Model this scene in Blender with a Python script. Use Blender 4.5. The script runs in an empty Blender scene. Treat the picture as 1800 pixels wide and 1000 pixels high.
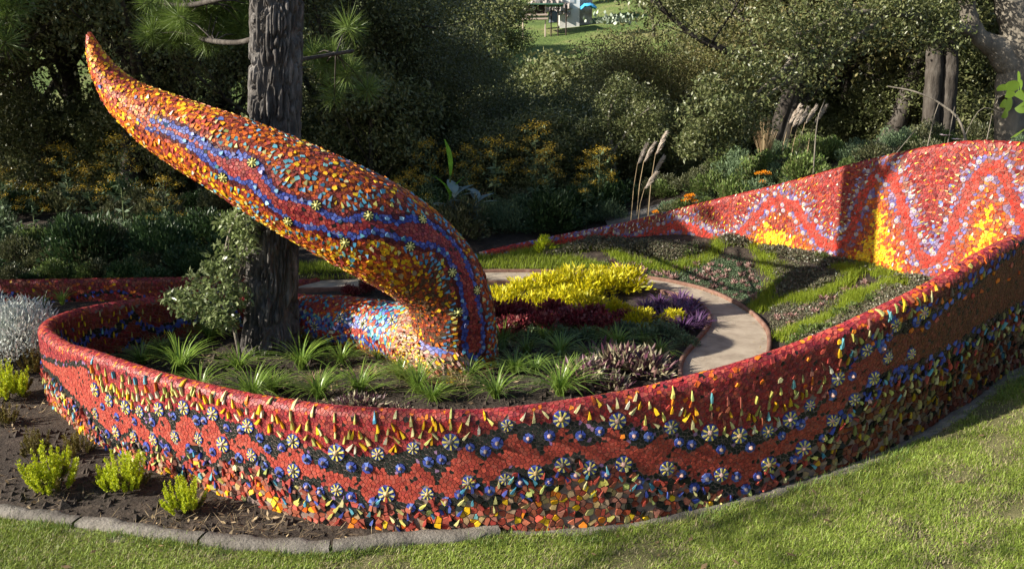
import bpy, math, random
import numpy as np
from mathutils import Vector, Matrix
from mathutils.geometry import delaunay_2d_cdt
rng = np.random.default_rng(7)
random.seed(7)
S = bpy.context.scene
COL = S.collection

# ------------------------------------------------------------ camera
PITCH = math.radians(14.0); FPX = 1500.0; EYE = np.array([0.0, 0.0, 2.7])
cam = bpy.data.objects.new('camera', bpy.data.cameras.new('camera'))
cam.data.sensor_width = 36; cam.data.lens = 30.0
cam.data.clip_start = 0.1; cam.data.clip_end = 2000
cam.location = EYE; cam.rotation_euler = (math.pi / 2 - PITCH, 0, 0)
COL.objects.link(cam); S.camera = cam

# ------------------------------------------------------------ light
SUN_EL = math.radians(27.0); SUN_AZ = math.radians(195.0)   # direction towards the sun, measured from +x
to_sun = np.array([math.cos(SUN_EL) * math.cos(SUN_AZ), math.cos(SUN_EL) * math.sin(SUN_AZ), math.sin(SUN_EL)])
W = bpy.data.worlds.new('World'); S.world = W; W.use_nodes = True
nt = W.node_tree; bg = nt.nodes['Background']
sky = nt.nodes.new('ShaderNodeTexSky'); sky.sky_type = 'NISHITA'; sky.sun_disc = False
sky.sun_elevation = SUN_EL
sky.sun_rotation = math.pi / 2 - SUN_AZ            # nishita: rotation clockwise from +y
nt.links.new(sky.outputs[0], bg.inputs['Color']); bg.inputs['Strength'].default_value = 0.068
sl = bpy.data.lights.new('sun', 'SUN'); sl.energy = 5.0; sl.angle = math.radians(0.5); sl.color = (1.0, 0.93, 0.80)
sun = bpy.data.objects.new('sun', sl); COL.objects.link(sun)
sun.rotation_euler = Vector(to_sun).to_track_quat('Z', 'Y').to_euler()
S.view_settings.view_transform = 'Standard'; S.view_settings.look = 'None'
S.view_settings.exposure = 1.15; S.view_settings.gamma = 1.0
S.view_settings.use_curve_mapping = False
S.cycles.max_bounces = 5; S.cycles.diffuse_bounces = 2; S.cycles.glossy_bounces = 2
S.cycles.transmission_bounces = 2; S.cycles.transparent_max_bounces = 4

# ------------------------------------------------------------ helpers
COSP, SINP = math.cos(PITCH), math.sin(PITCH)
def ray(px, py):
    dx = (px - 900) / FPX; dv = (py - 500) / FPX
    return np.array([dx, COSP - dv * SINP, -SINP - dv * COSP])
def at_z(px, py, z=0.0):
    d = ray(px, py); t = (z - EYE[2]) / d[2]; return EYE + d * t
def at_y(px, py, Y):
    d = ray(px, py); return EYE + d * (Y / d[1])
def project(P):
    P = np.asarray(P, float) - EYE
    f = P[..., 1] * COSP - P[..., 2] * SINP; u = P[..., 1] * SINP + P[..., 2] * COSP
    f = np.where(f < .01, .01, f)
    return 900 + FPX * P[..., 0] / f, 500 - FPX * u / f, f

def tag(o, label=None, cat=None, group=None, kind=None):
    if label: o['label'] = label
    if cat: o['category'] = cat
    if group: o['group'] = group
    if kind: o['kind'] = kind
    return o
def empty(name, loc=(0, 0, 0), rz=0.0):
    o = bpy.data.objects.new(name, None); COL.objects.link(o); o.location = loc; o.rotation_euler = (0, 0, rz)
    o.empty_display_size = .1
    return o
def link(name, me, parent=None, loc=None):
    o = bpy.data.objects.new(name, me); COL.objects.link(o)
    if parent is not None: o.parent = parent
    if loc is not None: o.location = loc
    return o
def copy_tree(o, parent=None):
    c = o.copy(); COL.objects.link(c); c.parent = parent
    for ch in o.children: copy_tree(ch, c)
    return c

def make_mesh(name, V, F, mat, col=None, smooth=False, mats=None, matidx=None):
    """F: (n,k) array or (flat, counts). col: per-face colours (linear rgb)"""
    me = bpy.data.meshes.new(name)
    V = np.asarray(V, np.float32)
    if isinstance(F, tuple): flat, cnt = np.asarray(F[0], np.int32), np.asarray(F[1], np.int32)
    else:
        F = np.asarray(F, np.int32); flat = F.ravel(); cnt = np.full(len(F), F.shape[1], np.int32)
    me.vertices.add(len(V)); me.vertices.foreach_set('co', V.ravel())
    me.loops.add(len(flat)); me.loops.foreach_set('vertex_index', flat)
    me.polygons.add(len(cnt)); st = np.zeros(len(cnt), np.int32); st[1:] = np.cumsum(cnt)[:-1]
    me.polygons.foreach_set('loop_start', st); me.polygons.foreach_set('loop_total', cnt)
    me.polygons.foreach_set('use_smooth', np.full(len(cnt), bool(smooth)))
    if matidx is not None: me.polygons.foreach_set('material_index', np.asarray(matidx, np.int32))
    me.update(calc_edges=True)
    if col is not None:
        a = me.color_attributes.new('Col', 'FLOAT_COLOR', 'CORNER')
        c = np.ones((len(flat), 4), np.float32); c[:, :3] = np.repeat(np.asarray(col, np.float32), cnt, axis=0)
        a.data.foreach_set('color', c.ravel())
    for m in (mats or [mat]): me.materials.append(m)
    return me

class Geo:
    """accumulates geometry with a per-face colour"""
    def __init__(s): s.V = []; s.f = []; s.c = []; s.col = []; s.n = 0
    def add(s, V, F, col=(1, 1, 1)):
        V = np.asarray(V, float); F = np.asarray(F, int)
        s.V.append(V); s.f.append((F + s.n).ravel()); s.c.append(np.full(len(F), F.shape[1]))
        col = np.asarray(col, float)
        s.col.append(np.broadcast_to(col, (len(F), 3)) if col.ndim == 1 else col); s.n += len(V)
    def tube(s, path, rad, n=8, col=(1, 1, 1), cap=True):
        V, F = tube(path, rad, n); s.add(V, F, col)
        if cap and n > 3:
            for e, ring in ((0, range(n)), (1, range(len(V) - n, len(V)))):
                r = list(ring); c = V[r].mean(0)
                if e: s.add(np.vstack([V[r], c]), [[i, (i + 1) % n, n] for i in range(n)], col)
                else: s.add(np.vstack([V[r], c]), [[(i + 1) % n, i, n] for i in range(n)], col)
    def box(s, c, h, rz=0, col=(1, 1, 1), R=None):
        q = np.array([[x, y, z] for x in (-1, 1) for y in (-1, 1) for z in (-1, 1)], float) * np.asarray(h)
        if R is None: R = np.array([[math.cos(rz), -math.sin(rz), 0], [math.sin(rz), math.cos(rz), 0], [0, 0, 1]])
        s.add(q @ np.asarray(R).T + np.asarray(c), [[0, 1, 3, 2], [4, 6, 7, 5], [0, 4, 5, 1], [2, 3, 7, 6], [0, 2, 6, 4], [1, 5, 7, 3]], col)
    def mesh(s, name, mat, smooth=False):
        return make_mesh(name, np.concatenate(s.V), (np.concatenate(s.f), np.concatenate(s.c)), mat, np.concatenate(s.col), smooth)
    def build(s, name, mat, parent=None, smooth=False): return link(name, s.mesh(name, mat, smooth), parent)

def frames(P):
    P = np.asarray(P, float); T = np.gradient(P, axis=0); T /= np.linalg.norm(T, axis=1)[:, None] + 1e-12
    r = np.array([0, 0, 1.0]) if abs(T[0][2]) < .9 else np.array([1.0, 0, 0])
    N = np.zeros_like(P)
    for i in range(len(P)):
        r = r - T[i] * (r @ T[i]); r /= np.linalg.norm(r) + 1e-12; N[i] = r
    return T, N, np.cross(T, N)
def tube(P, rad, n=8):
    P = np.asarray(P, float); T, N, B = frames(P)
    rad = np.broadcast_to(np.asarray(rad, float), (len(P),)); a = np.arange(n) * 2 * math.pi / n
    V = P[:, None] + rad[:, None, None] * (np.cos(a)[None, :, None] * N[:, None] + np.sin(a)[None, :, None] * B[:, None])
    i, j = np.meshgrid(np.arange(len(P) - 1), np.arange(n), indexing='ij'); j2 = (j + 1) % n
    F = np.stack([i * n + j, i * n + j2, (i + 1) * n + j2, (i + 1) * n + j], -1).reshape(-1, 4)
    return V.reshape(-1, 3), F
def catmull(C, m=12, step=None):
    C = np.asarray(C, float); Q = np.vstack([2 * C[0] - C[1], C, 2 * C[-1] - C[-2]]); out = []
    for i in range(1, len(Q) - 2):
        t = np.arange(m) / m; t = t[:, None]; a, b, c, d = Q[i - 1], Q[i], Q[i + 1], Q[i + 2]
        out.append(.5 * (2 * b + (c - a) * t + (2 * a - 5 * b + 4 * c - d) * t ** 2 + (3 * b - a - 3 * c + d) * t ** 3))
    out.append(Q[-2][None]); R = np.vstack(out)
    if step:
        L = np.r_[0, np.cumsum(np.linalg.norm(np.diff(R[:, :2] if R.shape[1] != 3 else R[:, :3], axis=0), axis=1))]
        n = max(2, int(L[-1] / step)); u = np.linspace(0, L[-1], n + 1)
        R = np.stack([np.interp(u, L, R[:, k]) for k in range(R.shape[1])], 1)
    return R
_perm = rng.permutation(512).astype(int); _perm = np.r_[_perm, _perm]; _val = rng.random(1024)
def vnoise(x, y, z=None):
    x = np.asarray(x, float); y = np.asarray(y, float); z = np.zeros_like(x) if z is None else np.asarray(z, float)
    xi, yi, zi = np.floor(x).astype(int), np.floor(y).astype(int), np.floor(z).astype(int)
    fx, fy, fz = x - xi, y - yi, z - zi; fx, fy, fz = [f * f * (3 - 2 * f) for f in (fx, fy, fz)]
    def h(a, b, c): return _val[(_perm[(_perm[(_perm[a & 511] + b) & 511] + c) & 511])]
    r = 0
    for i in (0, 1):
        for j in (0, 1):
            for k in (0, 1):
                r = r + h(xi + i, yi + j, zi + k) * (fx if i else 1 - fx) * (fy if j else 1 - fy) * (fz if k else 1 - fz)
    return r
def fbm(x, y, z=None, o=4):
    x = np.asarray(x, float); y = np.asarray(y, float); zz = np.zeros_like(x) if z is None else np.asarray(z, float)
    s = 0; a = .5
    for k in range(o): s = s + a * vnoise(x * 2 ** k + 17 * k, y * 2 ** k + 5 * k, zz * 2 ** k); a *= .5
    return s / (1 - .5 ** o)
def sstep(a, b, x): t = np.clip((x - a) / (b - a), 0, 1); return t * t * (3 - 2 * t)

# ------------------------------------------------------------ materials
def new_mat(name):
    m = bpy.data.materials.new(name); m.use_nodes = True; n = m.node_tree; b = n.nodes['Principled BSDF']; return m, n, b
def node(n, t, **k):
    x = n.nodes.new(t)
    for a, v in k.items():
        if a in x.inputs: x.inputs[a].default_value = v
        else: setattr(x, a, v)
    return x
def ramp(n, fac, cols, interp='LINEAR'):
    r = n.nodes.new('ShaderNodeValToRGB'); r.color_ramp.interpolation = interp
    e = r.color_ramp.elements
    while len(e) < len(cols): e.new(.5)
    for i, (p, c) in enumerate(cols): e[i].position = p; e[i].color = (*c, 1)
    n.links.new(fac, r.inputs[0]); return r.outputs[0]
def coords(n, obj=True): return n.nodes.new('ShaderNodeTexCoord').outputs['Object']
def mat_noise(name, cols, scale=5, rough=.9, bump=.3, bscale=40, detail=8, bdist=.01, stretch=None, spec=.3):
    m, n, b = new_mat(name); tc = coords(n)
    if stretch:
        mp = node(n, 'ShaderNodeMapping'); mp.inputs['Scale'].default_value = stretch; n.links.new(tc, mp.inputs[0]); tc = mp.outputs[0]
    a = node(n, 'ShaderNodeTexNoise', Scale=scale, Detail=detail, Roughness=.62); n.links.new(tc, a.inputs[0])
    n.links.new(ramp(n, a.outputs[0], cols), b.inputs['Base Color'])
    b.inputs['Roughness'].default_value = rough; b.inputs['Specular IOR Level'].default_value = spec
    if bump:
        q = node(n, 'ShaderNodeTexNoise', Scale=bscale, Detail=6.0, Roughness=.65); n.links.new(tc, q.inputs[0])
        bm = node(n, 'ShaderNodeBump', Strength=bump, Distance=bdist); n.links.new(q.outputs[0], bm.inputs['Height']); n.links.new(bm.outputs[0], b.inputs['Normal'])
    return m
def mat_attr(name, rough=.3, var=.25, scale=60, spec=.5, bump=.0, bscale=80):
    m, n, b = new_mat(name); at = node(n, 'ShaderNodeAttribute', attribute_name='Col'); tc = coords(n)
    a = node(n, 'ShaderNodeTexNoise', Scale=scale, Detail=4.0); n.links.new(tc, a.inputs[0])
    mr = node(n, 'ShaderNodeMapRange'); mr.inputs['To Min'].default_value = 1 - var; mr.inputs['To Max'].default_value = 1 + var; n.links.new(a.outputs[0], mr.inputs[0])
    hs = node(n, 'ShaderNodeHueSaturation'); n.links.new(at.outputs['Color'], hs.inputs['Color']); n.links.new(mr.outputs[0], hs.inputs['Value'])
    n.links.new(hs.outputs[0], b.inputs['Base Color']); b.inputs['Roughness'].default_value = rough; b.inputs['Specular IOR Level'].default_value = spec
    if bump:
        q = node(n, 'ShaderNodeTexNoise', Scale=bscale, Detail=6.0, Roughness=.7); n.links.new(tc, q.inputs[0])
        bm = node(n, 'ShaderNodeBump', Strength=bump, Distance=.01); n.links.new(q.outputs[0], bm.inputs['Height']); n.links.new(bm.outputs[0], b.inputs['Normal'])
    return m
def mat_leaf(name, cols, rough=.5, trans=.25, spec=.4, tcol=None, attr=False):
    """leaf colour differs from leaf to leaf (random per island) and a little between copies"""
    m, n, b = new_mat(name)
    if attr: c = node(n, 'ShaderNodeAttribute', attribute_name='Col').outputs['Color']
    else:
        g = n.nodes.new('ShaderNodeNewGeometry'); k = len(cols)
        c = ramp(n, g.outputs['Random Per Island'], [(i / max(1, k - 1), q) for i, q in enumerate(cols)])
    oi = n.nodes.new('ShaderNodeObjectInfo'); mr = node(n, 'ShaderNodeMapRange'); mr.inputs['To Min'].default_value = .8; mr.inputs['To Max'].default_value = 1.2
    n.links.new(oi.outputs['Random'], mr.inputs[0]); hs = node(n, 'ShaderNodeHueSaturation'); n.links.new(c, hs.inputs['Color']); n.links.new(mr.outputs[0], hs.inputs['Value'])
    n.links.new(hs.outputs[0], b.inputs['Base Color']); b.inputs['Roughness'].default_value = rough; b.inputs['Specular IOR Level'].default_value = spec
    if trans:
        t = n.nodes.new('ShaderNodeBsdfTranslucent'); n.links.new(hs.outputs[0], t.inputs['Color'])
        if tcol:
            mx = node(n, 'ShaderNodeMixRGB', blend_type='MULTIPLY'); mx.inputs[0].default_value = 1; mx.inputs[2].default_value = (*tcol, 1)
            n.links.new(hs.outputs[0], mx.inputs[1]); n.links.new(mx.outputs[0], t.inputs['Color'])
        ms = n.nodes.new('ShaderNodeMixShader'); ms.inputs[0].default_value = trans
        n.links.new(b.outputs[0], ms.inputs[1]); n.links.new(t.outputs[0], ms.inputs[2]); n.links.new(ms.outputs[0], n.nodes['Material Output'].inputs['Surface'])
    return m
M_TILE = mat_attr('glazed_tile', rough=.5, var=.4, scale=45, spec=.35, bump=.25, bscale=60)
M_STONE = mat_attr('rough_stone', rough=.85, var=.3, scale=60, spec=.3, bump=.6, bscale=90)
M_GROUT = mat_attr('grout', rough=.95, var=.35, scale=30, spec=.2, bump=.5, bscale=120)

# colours of glazes and stones (linear)
CRIM = [(.26, .020, .026), (.33, .028, .03), (.16, .014, .02), (.34, .05, .05), (.21, .024, .034), (.28, .05, .04)]
VERM = [(.38, .060, .040), (.43, .070, .045), (.33, .048, .034), (.37, .078, .055), (.30, .04, .032)]
DARK = [(.010, .011, .010), (.007, .008, .007), (.017, .017, .014), (.008, .012, .010)]
ORAN = [(.62, .15, .015), (.66, .2, .015), (.52, .10, .015)]
YELL = [(.78, .46, .012), (.80, .52, .02), (.70, .36, .012)]
LEMO = [(.55, .50, .12), (.58, .52, .2), (.40, .44, .13), (.6, .54, .26)]
CREA = [(.66, .6, .40), (.62, .58, .45), (.68, .64, .5)]
TURQ = [(.12, .36, .44), (.08, .28, .38), (.18, .44, .46), (.05, .22, .34)]
BLUE = [(.045, .07, .33), (.03, .045, .22), (.08, .12, .40), (.05, .07, .28)]
LBLU = [(.12, .18, .48), (.18, .18, .42), (.2, .2, .36)]
RUST = [(.24, .045, .02), (.30, .06, .025), (.19, .032, .018)]
TERR = [(.34, .09, .05), (.28, .075, .05), (.38, .11, .06), (.23, .09, .065)]
SAND = [(.40, .27, .14), (.34, .24, .16), (.42, .29, .12), (.28, .19, .13)]
PURP = [(.12, .06, .14), (.16, .09, .16)]
PINK = [(.48, .29, .24), (.4, .26, .23), (.45, .36, .34)]
def mix(n, *pairs):
    """pairs (palette, weight) -> n colours"""
    w = np.array([p[1] for p in pairs], float); w /= w.sum(); k = rng.choice(len(pairs), n, p=w); out = np.zeros((n, 3))
    for i, (pal, _) in enumerate(pairs):
        s = k == i; a = np.array(pal); out[s] = a[rng.integers(0, len(a), s.sum())]
    return out * rng.uniform(.85, 1.15, (n, 1))
# ------------------------------------------------------------ mosaic tools
def voronoi(u0, u1, p0, p1, size, jit=.5, keep=None):
    """irregular shards filling a rectangle of the surface; returns flat corners, counts, centres"""
    dy = size * .87
    us = np.arange(u0 - 2 * size, u1 + 2 * size, size); ps = np.arange(p0 - 2 * size, p1 + 2 * size, dy)
    U, Pp = np.meshgrid(us, ps); U = U + (np.arange(len(ps)) % 2)[:, None] * size * .5
    P = np.stack([U.ravel(), Pp.ravel()], 1) + rng.uniform(-jit, jit, (U.size, 2)) * size
    if keep is not None: P = P[keep(P[:, 0], P[:, 1])]
    o = delaunay_2d_cdt([tuple(a) for a in P], [], [], 0, 1e-7)
    P = np.array([tuple(a) for a in o[0]]); T = np.array(o[2])
    A, B, C = P[T[:, 0]], P[T[:, 1]], P[T[:, 2]]
    d = 2 * (A[:, 0] * (B[:, 1] - C[:, 1]) + B[:, 0] * (C[:, 1] - A[:, 1]) + C[:, 0] * (A[:, 1] - B[:, 1]))
    d = np.where(abs(d) < 1e-12, 1e-12, d); a2, b2, c2 = (A ** 2).sum(1), (B ** 2).sum(1), (C ** 2).sum(1)
    cc = np.stack([(a2 * (B[:, 1] - C[:, 1]) + b2 * (C[:, 1] - A[:, 1]) + c2 * (A[:, 1] - B[:, 1])) / d,
                   (a2 * (C[:, 0] - B[:, 0]) + b2 * (A[:, 0] - C[:, 0]) + c2 * (B[:, 0] - A[:, 0])) / d], 1)
    rad = np.linalg.norm(cc - A, axis=1)
    v = T.ravel(); c = cc[np.repeat(np.arange(len(T)), 3)]; r = np.repeat(rad, 3)
    ang = np.arctan2(c[:, 1] - P[v, 1], c[:, 0] - P[v, 0]); k = np.lexsort((ang, v)); v, c, r = v[k], c[k], r[k]
    cnt = np.bincount(v, minlength=len(P)); mr = np.zeros(len(P)); np.maximum.at(mr, v, r)
    ok = (cnt >= 3) & (mr < 1.6 * size) & (P[:, 0] > u0) & (P[:, 0] < u1) & (P[:, 1] > p0) & (P[:, 1] < p1)
    sel = ok[v]
    return c[sel], cnt[ok], P[ok]
class Shards:
    """mosaic pieces on one surface: corners in surface coordinates, height, tilt and glaze of each"""
    def __init__(s, surf): s.surf = surf; s.f = []; s.n = []; s.c = []; s.col = []; s.h0 = []; s.h1 = []; s.tl = []; s.grp = []
    def add(s, flat, cnt, cen, col, h0, h1, tilt=.08, inset=.86, grp=0):
        m = len(cnt)
        if m == 0: return
        own = np.repeat(np.arange(m), cnt); ctr = np.zeros((m, 2)); np.add.at(ctr, own, flat); ctr /= np.asarray(cnt)[:, None]
        ins = np.broadcast_to(inset, (m,))[own][:, None]; flat = ctr[own] + (flat - ctr[own]) * ins
        s.f.append(flat); s.n.append(np.asarray(cnt)); s.c.append(ctr); s.col.append(col)
        s.h0.append(np.broadcast_to(h0, (m,)).astype(float)); s.h1.append(np.broadcast_to(h1, (m,)).astype(float))
        s.tl.append(rng.normal(0, 1, (m, 2)) * tilt); s.grp.append(np.full(m, grp))
    def finish(s):
        s.f = np.concatenate(s.f); s.n = np.concatenate(s.n); s.c = np.concatenate(s.c); s.col = np.concatenate(s.col)
        s.h0 = np.concatenate(s.h0); s.h1 = np.concatenate(s.h1); s.tl = np.concatenate(s.tl); s.st = np.r_[0, np.cumsum(s.n)[:-1]]; s.grp = np.concatenate(s.grp)
    def data(s, idx):
        n = s.n[idx]; tot = n.sum(); own = np.repeat(np.arange(len(idx)), n)
        loc = np.arange(tot) - np.repeat(np.r_[0, np.cumsum(n)[:-1]], n); src = np.repeat(s.st[idx], n) + loc
        f = s.f[src]; c = s.c[idx][own]; h = s.h1[idx][own] + ((f - c) * s.tl[idx][own]).sum(1)
        h = np.maximum(h, s.h0[idx][own] + .002)
        bot = c + (f - c) * 1.05
        V = np.vstack([s.surf(bot[:, 0], bot[:, 1], s.h0[idx][own]), s.surf(f[:, 0], f[:, 1], h)])
        i = np.arange(tot); nx = np.where(loc == n[own] - 1, i - loc, i + 1)
        flat = np.r_[tot + i, np.stack([i, nx, tot + nx, tot + i], 1).ravel()]; cnt = np.r_[n, np.full(tot, 4)]
        return V, (flat, cnt), np.vstack([s.col[idx], s.col[idx][own]])
    def emit(s, parent, mat, piece='tile', rest='mosaic_tiles', most=300, flip=False):
        """the pieces that show largest become parts of their own, the rest one part"""
        s.finish(); m = len(s.n); P = s.surf(s.c[:, 0], s.c[:, 1], s.h1)
        e = .004; Pu = s.surf(s.c[:, 0] + e, s.c[:, 1], s.h1); Pv = s.surf(s.c[:, 0], s.c[:, 1] + e, s.h1)
        Nn = np.cross(Pu - P, Pv - P); Nn /= np.linalg.norm(Nn, axis=1)[:, None] + 1e-12
        out = s.surf(s.c[:, 0], s.c[:, 1], s.h1 + .01) - P
        Nn *= np.sign((Nn * out).sum(1))[:, None]; view = EYE - P; dist = np.linalg.norm(view, axis=1); cosv = (Nn * view).sum(1) / dist
        own = np.repeat(np.arange(m), s.n); nxt = np.arange(len(own)) + 1; last = np.r_[s.st[1:], len(own)] - 1; nxt[last] = s.st
        x, y = (s.f - s.c[own]).T; area = np.zeros(m); np.add.at(area, own, x * y[nxt] - x[nxt] * y); area = abs(area) / 2
        px, py, _ = project(P); vis = (px > 5) & (px < 1795) & (py > 5) & (py < 990) & (cosv > .1)
        score = np.where(vis & s.ok(P), area * cosv / dist ** 2, 0)
        big = np.argsort(-score)[:most]; big = big[score[big] > 0]; restm = np.ones(m, bool); restm[big] = False
        for k in big:
            V, F, C = s.data(np.array([k])); o = V.mean(0); link(piece, make_mesh(piece, V - o, F, mat, C), parent, o)
        r = link(rest, make_mesh(rest, *s.data(np.nonzero(restm)[0])[:2], mat, s.data(np.nonzero(restm)[0])[2]), parent); r['kind'] = 'stuff'
        return r
    def ok(s, P): return np.ones(len(P), bool)
def kites(C, ang, L, Wd, blunt=.35, base=.0):
    """slender shards pointing along ang (surface coordinates) at centres C"""
    C = np.asarray(C, float); m = len(C); L = np.broadcast_to(L, (m,)); Wd = np.broadcast_to(Wd, (m,)); d = np.stack([np.cos(ang), np.sin(ang)], 1); q = np.stack([-d[:, 1], d[:, 0]], 1)
    b = rng.uniform(.5, 1.0, m) * blunt; k = rng.uniform(-.25, .05, m)
    pts = [C + d * (L / 2)[:, None] + q * (Wd * .08)[:, None], C + d * (L * k)[:, None] + q * (Wd * .5)[:, None], C - d * (L / 2)[:, None] + q * (Wd * b)[:, None],
           C - d * (L * rng.uniform(.4, .5, m))[:, None] - q * (Wd * b)[:, None], C + d * (L * (k + .08))[:, None] - q * (Wd * .5)[:, None]]
    return np.stack(pts, 1).reshape(-1, 2), np.full(m, 5)
def chunks(C, R, el=1.0, ang=0):
    """broken, angular pieces of about radius R"""
    C = np.asarray(C, float); m = len(C); n = rng.integers(4, 6, m); own = np.repeat(np.arange(m), n); loc = np.arange(n.sum()) - np.repeat(np.r_[0, np.cumsum(n)[:-1]], n)
    ph = rng.uniform(0, 6.28, m)[own] + (loc + rng.uniform(-.28, .28, len(own))) * 2 * math.pi / n[own]; r = np.broadcast_to(R, (m,))[own] * rng.uniform(.75, 1.15, len(own))
    q = np.stack([np.cos(ph) * r, np.sin(ph) * r], 1); return C[own] + q * np.array([1.0, el]), n
def poisson(u0, u1, p0, p1, d, keep=None):
    n = int((u1 - u0) * (p1 - p0) / d ** 2 * 5); P = np.stack([rng.uniform(u0, u1, n), rng.uniform(p0, p1, n)], 1)
    if keep is not None: P = P[keep(P[:, 0], P[:, 1])]
    g = {}; out = []
    for a, b in P:
        i, j = int(a / d), int(b / d); hit = False
        for x in (i - 1, i, i + 1):
            for y in (j - 1, j, j + 1):
                for q in g.get((x, y), ()):
                    if (q[0] - a) ** 2 + (q[1] - b) ** 2 < d * d: hit = True
        if not hit: g.setdefault((i, j), []).append((a, b)); out.append((a, b))
    return np.array(out).reshape(-1, 2)

# ------------------------------------------------------------ the wall: plan curve, heights and surface
RW = .055
rimline = [(98, 597), (150, 612), (250, 647), (400, 683), (500, 700), (600, 712), (700, 717), (830, 719), (1000, 703), (1100, 685), (1200, 662), (1300, 636), (1400, 603), (1500, 562), (1600, 518), (1700, 463), (1800, 402)]
basepx = [(1800, 645), (1720, 700), (1650, 745), (1600, 775), (1500, 820), (1400, 852), (1300, 882), (1200, 905), (1100, 925), (930, 938), (800, 938), (600, 922), (493, 900), (425, 880), (300, 838), (211, 800), (163, 775), (119, 738)]
def zt_at(x, y, line):
    z = .8
    lx = [a for a, b in line]; ly = [b for a, b in line]
    for _ in range(12):
        px, py, f = project([x, y, z]); z += (py - np.interp(px, lx, ly)) * f / FPX
    return z
def lawnz(x): return .60 * np.clip((np.asarray(x, float) - .2) / 3.6, 0, 2.5) ** 1.5      # the lawn climbs to the right
def on_lawn(px, py):
    z = 0.0
    for _ in range(20): p = at_z(px, py, z); z = float(lawnz(p[0]))
    return p
W4 = []
for px, py, Y in [(840, 442, 12.6), (920, 425, 12.75), (1000, 409, 12.75), (1100, 390, 12.45), (1200, 365, 12.1), (1300, 341, 11.5), (1400, 317, 10.9), (1500, 289, 10.3), (1600, 265, 9.75), (1700, 248, 9.3), (1780, 249, 9.0)]:
    p = at_y(px, py, Y); zb = np.interp(px, [840, 1000, 1200, 1350, 1500, 1650], [.0, .2, .46, .44, .45, .37]); W4.append((p[0], p[1], p[2], zb - .15))
W4 += [(5.75, 8.6, 1.98, .3), (6.4, 8.3, 1.97, .3), (6.85, 7.85, 1.9, .35), (6.75, 7.4, 1.82, .4), (6.1, 6.98, 1.7, .4), (5.2, 6.55, 1.58, .45)]
for px, py in basepx:
    p = on_lawn(px, py); W4.append((p[0], p[1], zt_at(p[0], p[1], rimline) - .035, p[2] - .08))
W4 += [(-3.98, 6.85, .62, -.08), (-4.12, 7.3, .585, -.08), (-4.08, 7.8, .54, -.08), (-3.8, 8.3, .49, -.08), (-3.4, 8.62, .455, -.08), (-2.9, 8.76, .44, -.08), (-2.3, 8.74, .43, -.08), (-1.7, 8.62, .42, -.08)]
WC = catmull(W4, 14, step=.03)
k = np.ones(9) / 9
WC = np.stack([np.r_[WC[:4, i], np.convolve(WC[:, i], k, 'valid'), WC[-4:, i]] for i in range(4)], 1)
WU = np.r_[0, np.cumsum(np.linalg.norm(np.diff(WC[:, :2], axis=0), axis=1))]
Td = np.gradient(WC[:, :2], axis=0); Td /= np.linalg.norm(Td, axis=1)[:, None]; WN = np.stack([-Td[:, 1], Td[:, 0]], 1)
def wi(u, arr): return np.interp(u, WU, arr)
def wsurf(u, p, h=0.0):
    u = np.asarray(u, float); p = np.asarray(p, float); h = np.broadcast_to(h, u.shape)
    x, y, zt = wi(u, WC[:, 0]), wi(u, WC[:, 1]), wi(u, WC[:, 2]); nx, ny = wi(u, WN[:, 0]), wi(u, WN[:, 1])
    # rim drops over the outermost 0.4 m of the start so the wall fades into the ground
    a = math.pi * RW / 2; ap = np.abs(p); sg = np.sign(p); ang = np.clip(ap, 0, a) / RW
    off = (RW + h) * np.sin(ang) * sg; z = zt - RW + (RW + h) * np.cos(ang) - np.maximum(ap - a, 0)
    return np.stack([x + nx * (off - RW), y + ny * (off - RW), z], -1)
def wall_core(u0, u1, nh=16):
    us = np.arange(u0, u1, .06); a = math.pi * RW / 2; hs = []
    ps_in = np.r_[1.0, .75, .5, .25, .12]; rimp = np.linspace(-a, a, 9)
    H = wi(us, WC[:, 2]) - wi(us, WC[:, 3]) - RW
    prof = [(-a - H * f) for f in ps_in] + [np.full(len(us), r) for r in rimp] + [(a + H * f) for f in ps_in[::-1]]
    V = np.stack([wsurf(us, p) for p in prof], 1); m = len(prof); V = V.reshape(-1, 3)
    i, j = np.meshgrid(np.arange(len(us) - 1), np.arange(m - 1), indexing='ij'); F = np.stack([i * m + j, i * m + j + 1, (i + 1) * m + j + 1, (i + 1) * m + j], -1).reshape(-1, 4)
    return V, F
def px_table(surf, u0, u1, p0, p1, n=900, m=160):
    U, Pq = np.meshgrid(np.linspace(u0, u1, n), np.linspace(p0, p1, m)); P = surf(U.ravel(), Pq.ravel(), 0.0); x, y, _ = project(P)
    def q(px, py):
        k = np.argmin((x - px) ** 2 + (y - py) ** 2); return U.ravel()[k], Pq.ravel()[k]
    return q
def u_at(x, y, lo=0, hi=1e9):
    d = (WC[:, 0] - x) ** 2 + (WC[:, 1] - y) ** 2; d = np.where((WU < lo) | (WU > hi), 1e9, d); return WU[np.argmin(d)]
UEND = WU[-1]; p = on_lawn(1800, 645); U_R = u_at(p[0], p[1]) - .4; U_L = u_at(-4.1, 7.5); U_B = 11.0
p = at_y(1780, 249, 9.0); U_BE = u_at(p[0], p[1]) + .3
qn = px_table(wsurf, U_R - .3, U_L, 0.0, 1.5); qb = px_table(wsurf, 0, U_BE, -1.9, 0.0, 900, 220)
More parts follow.
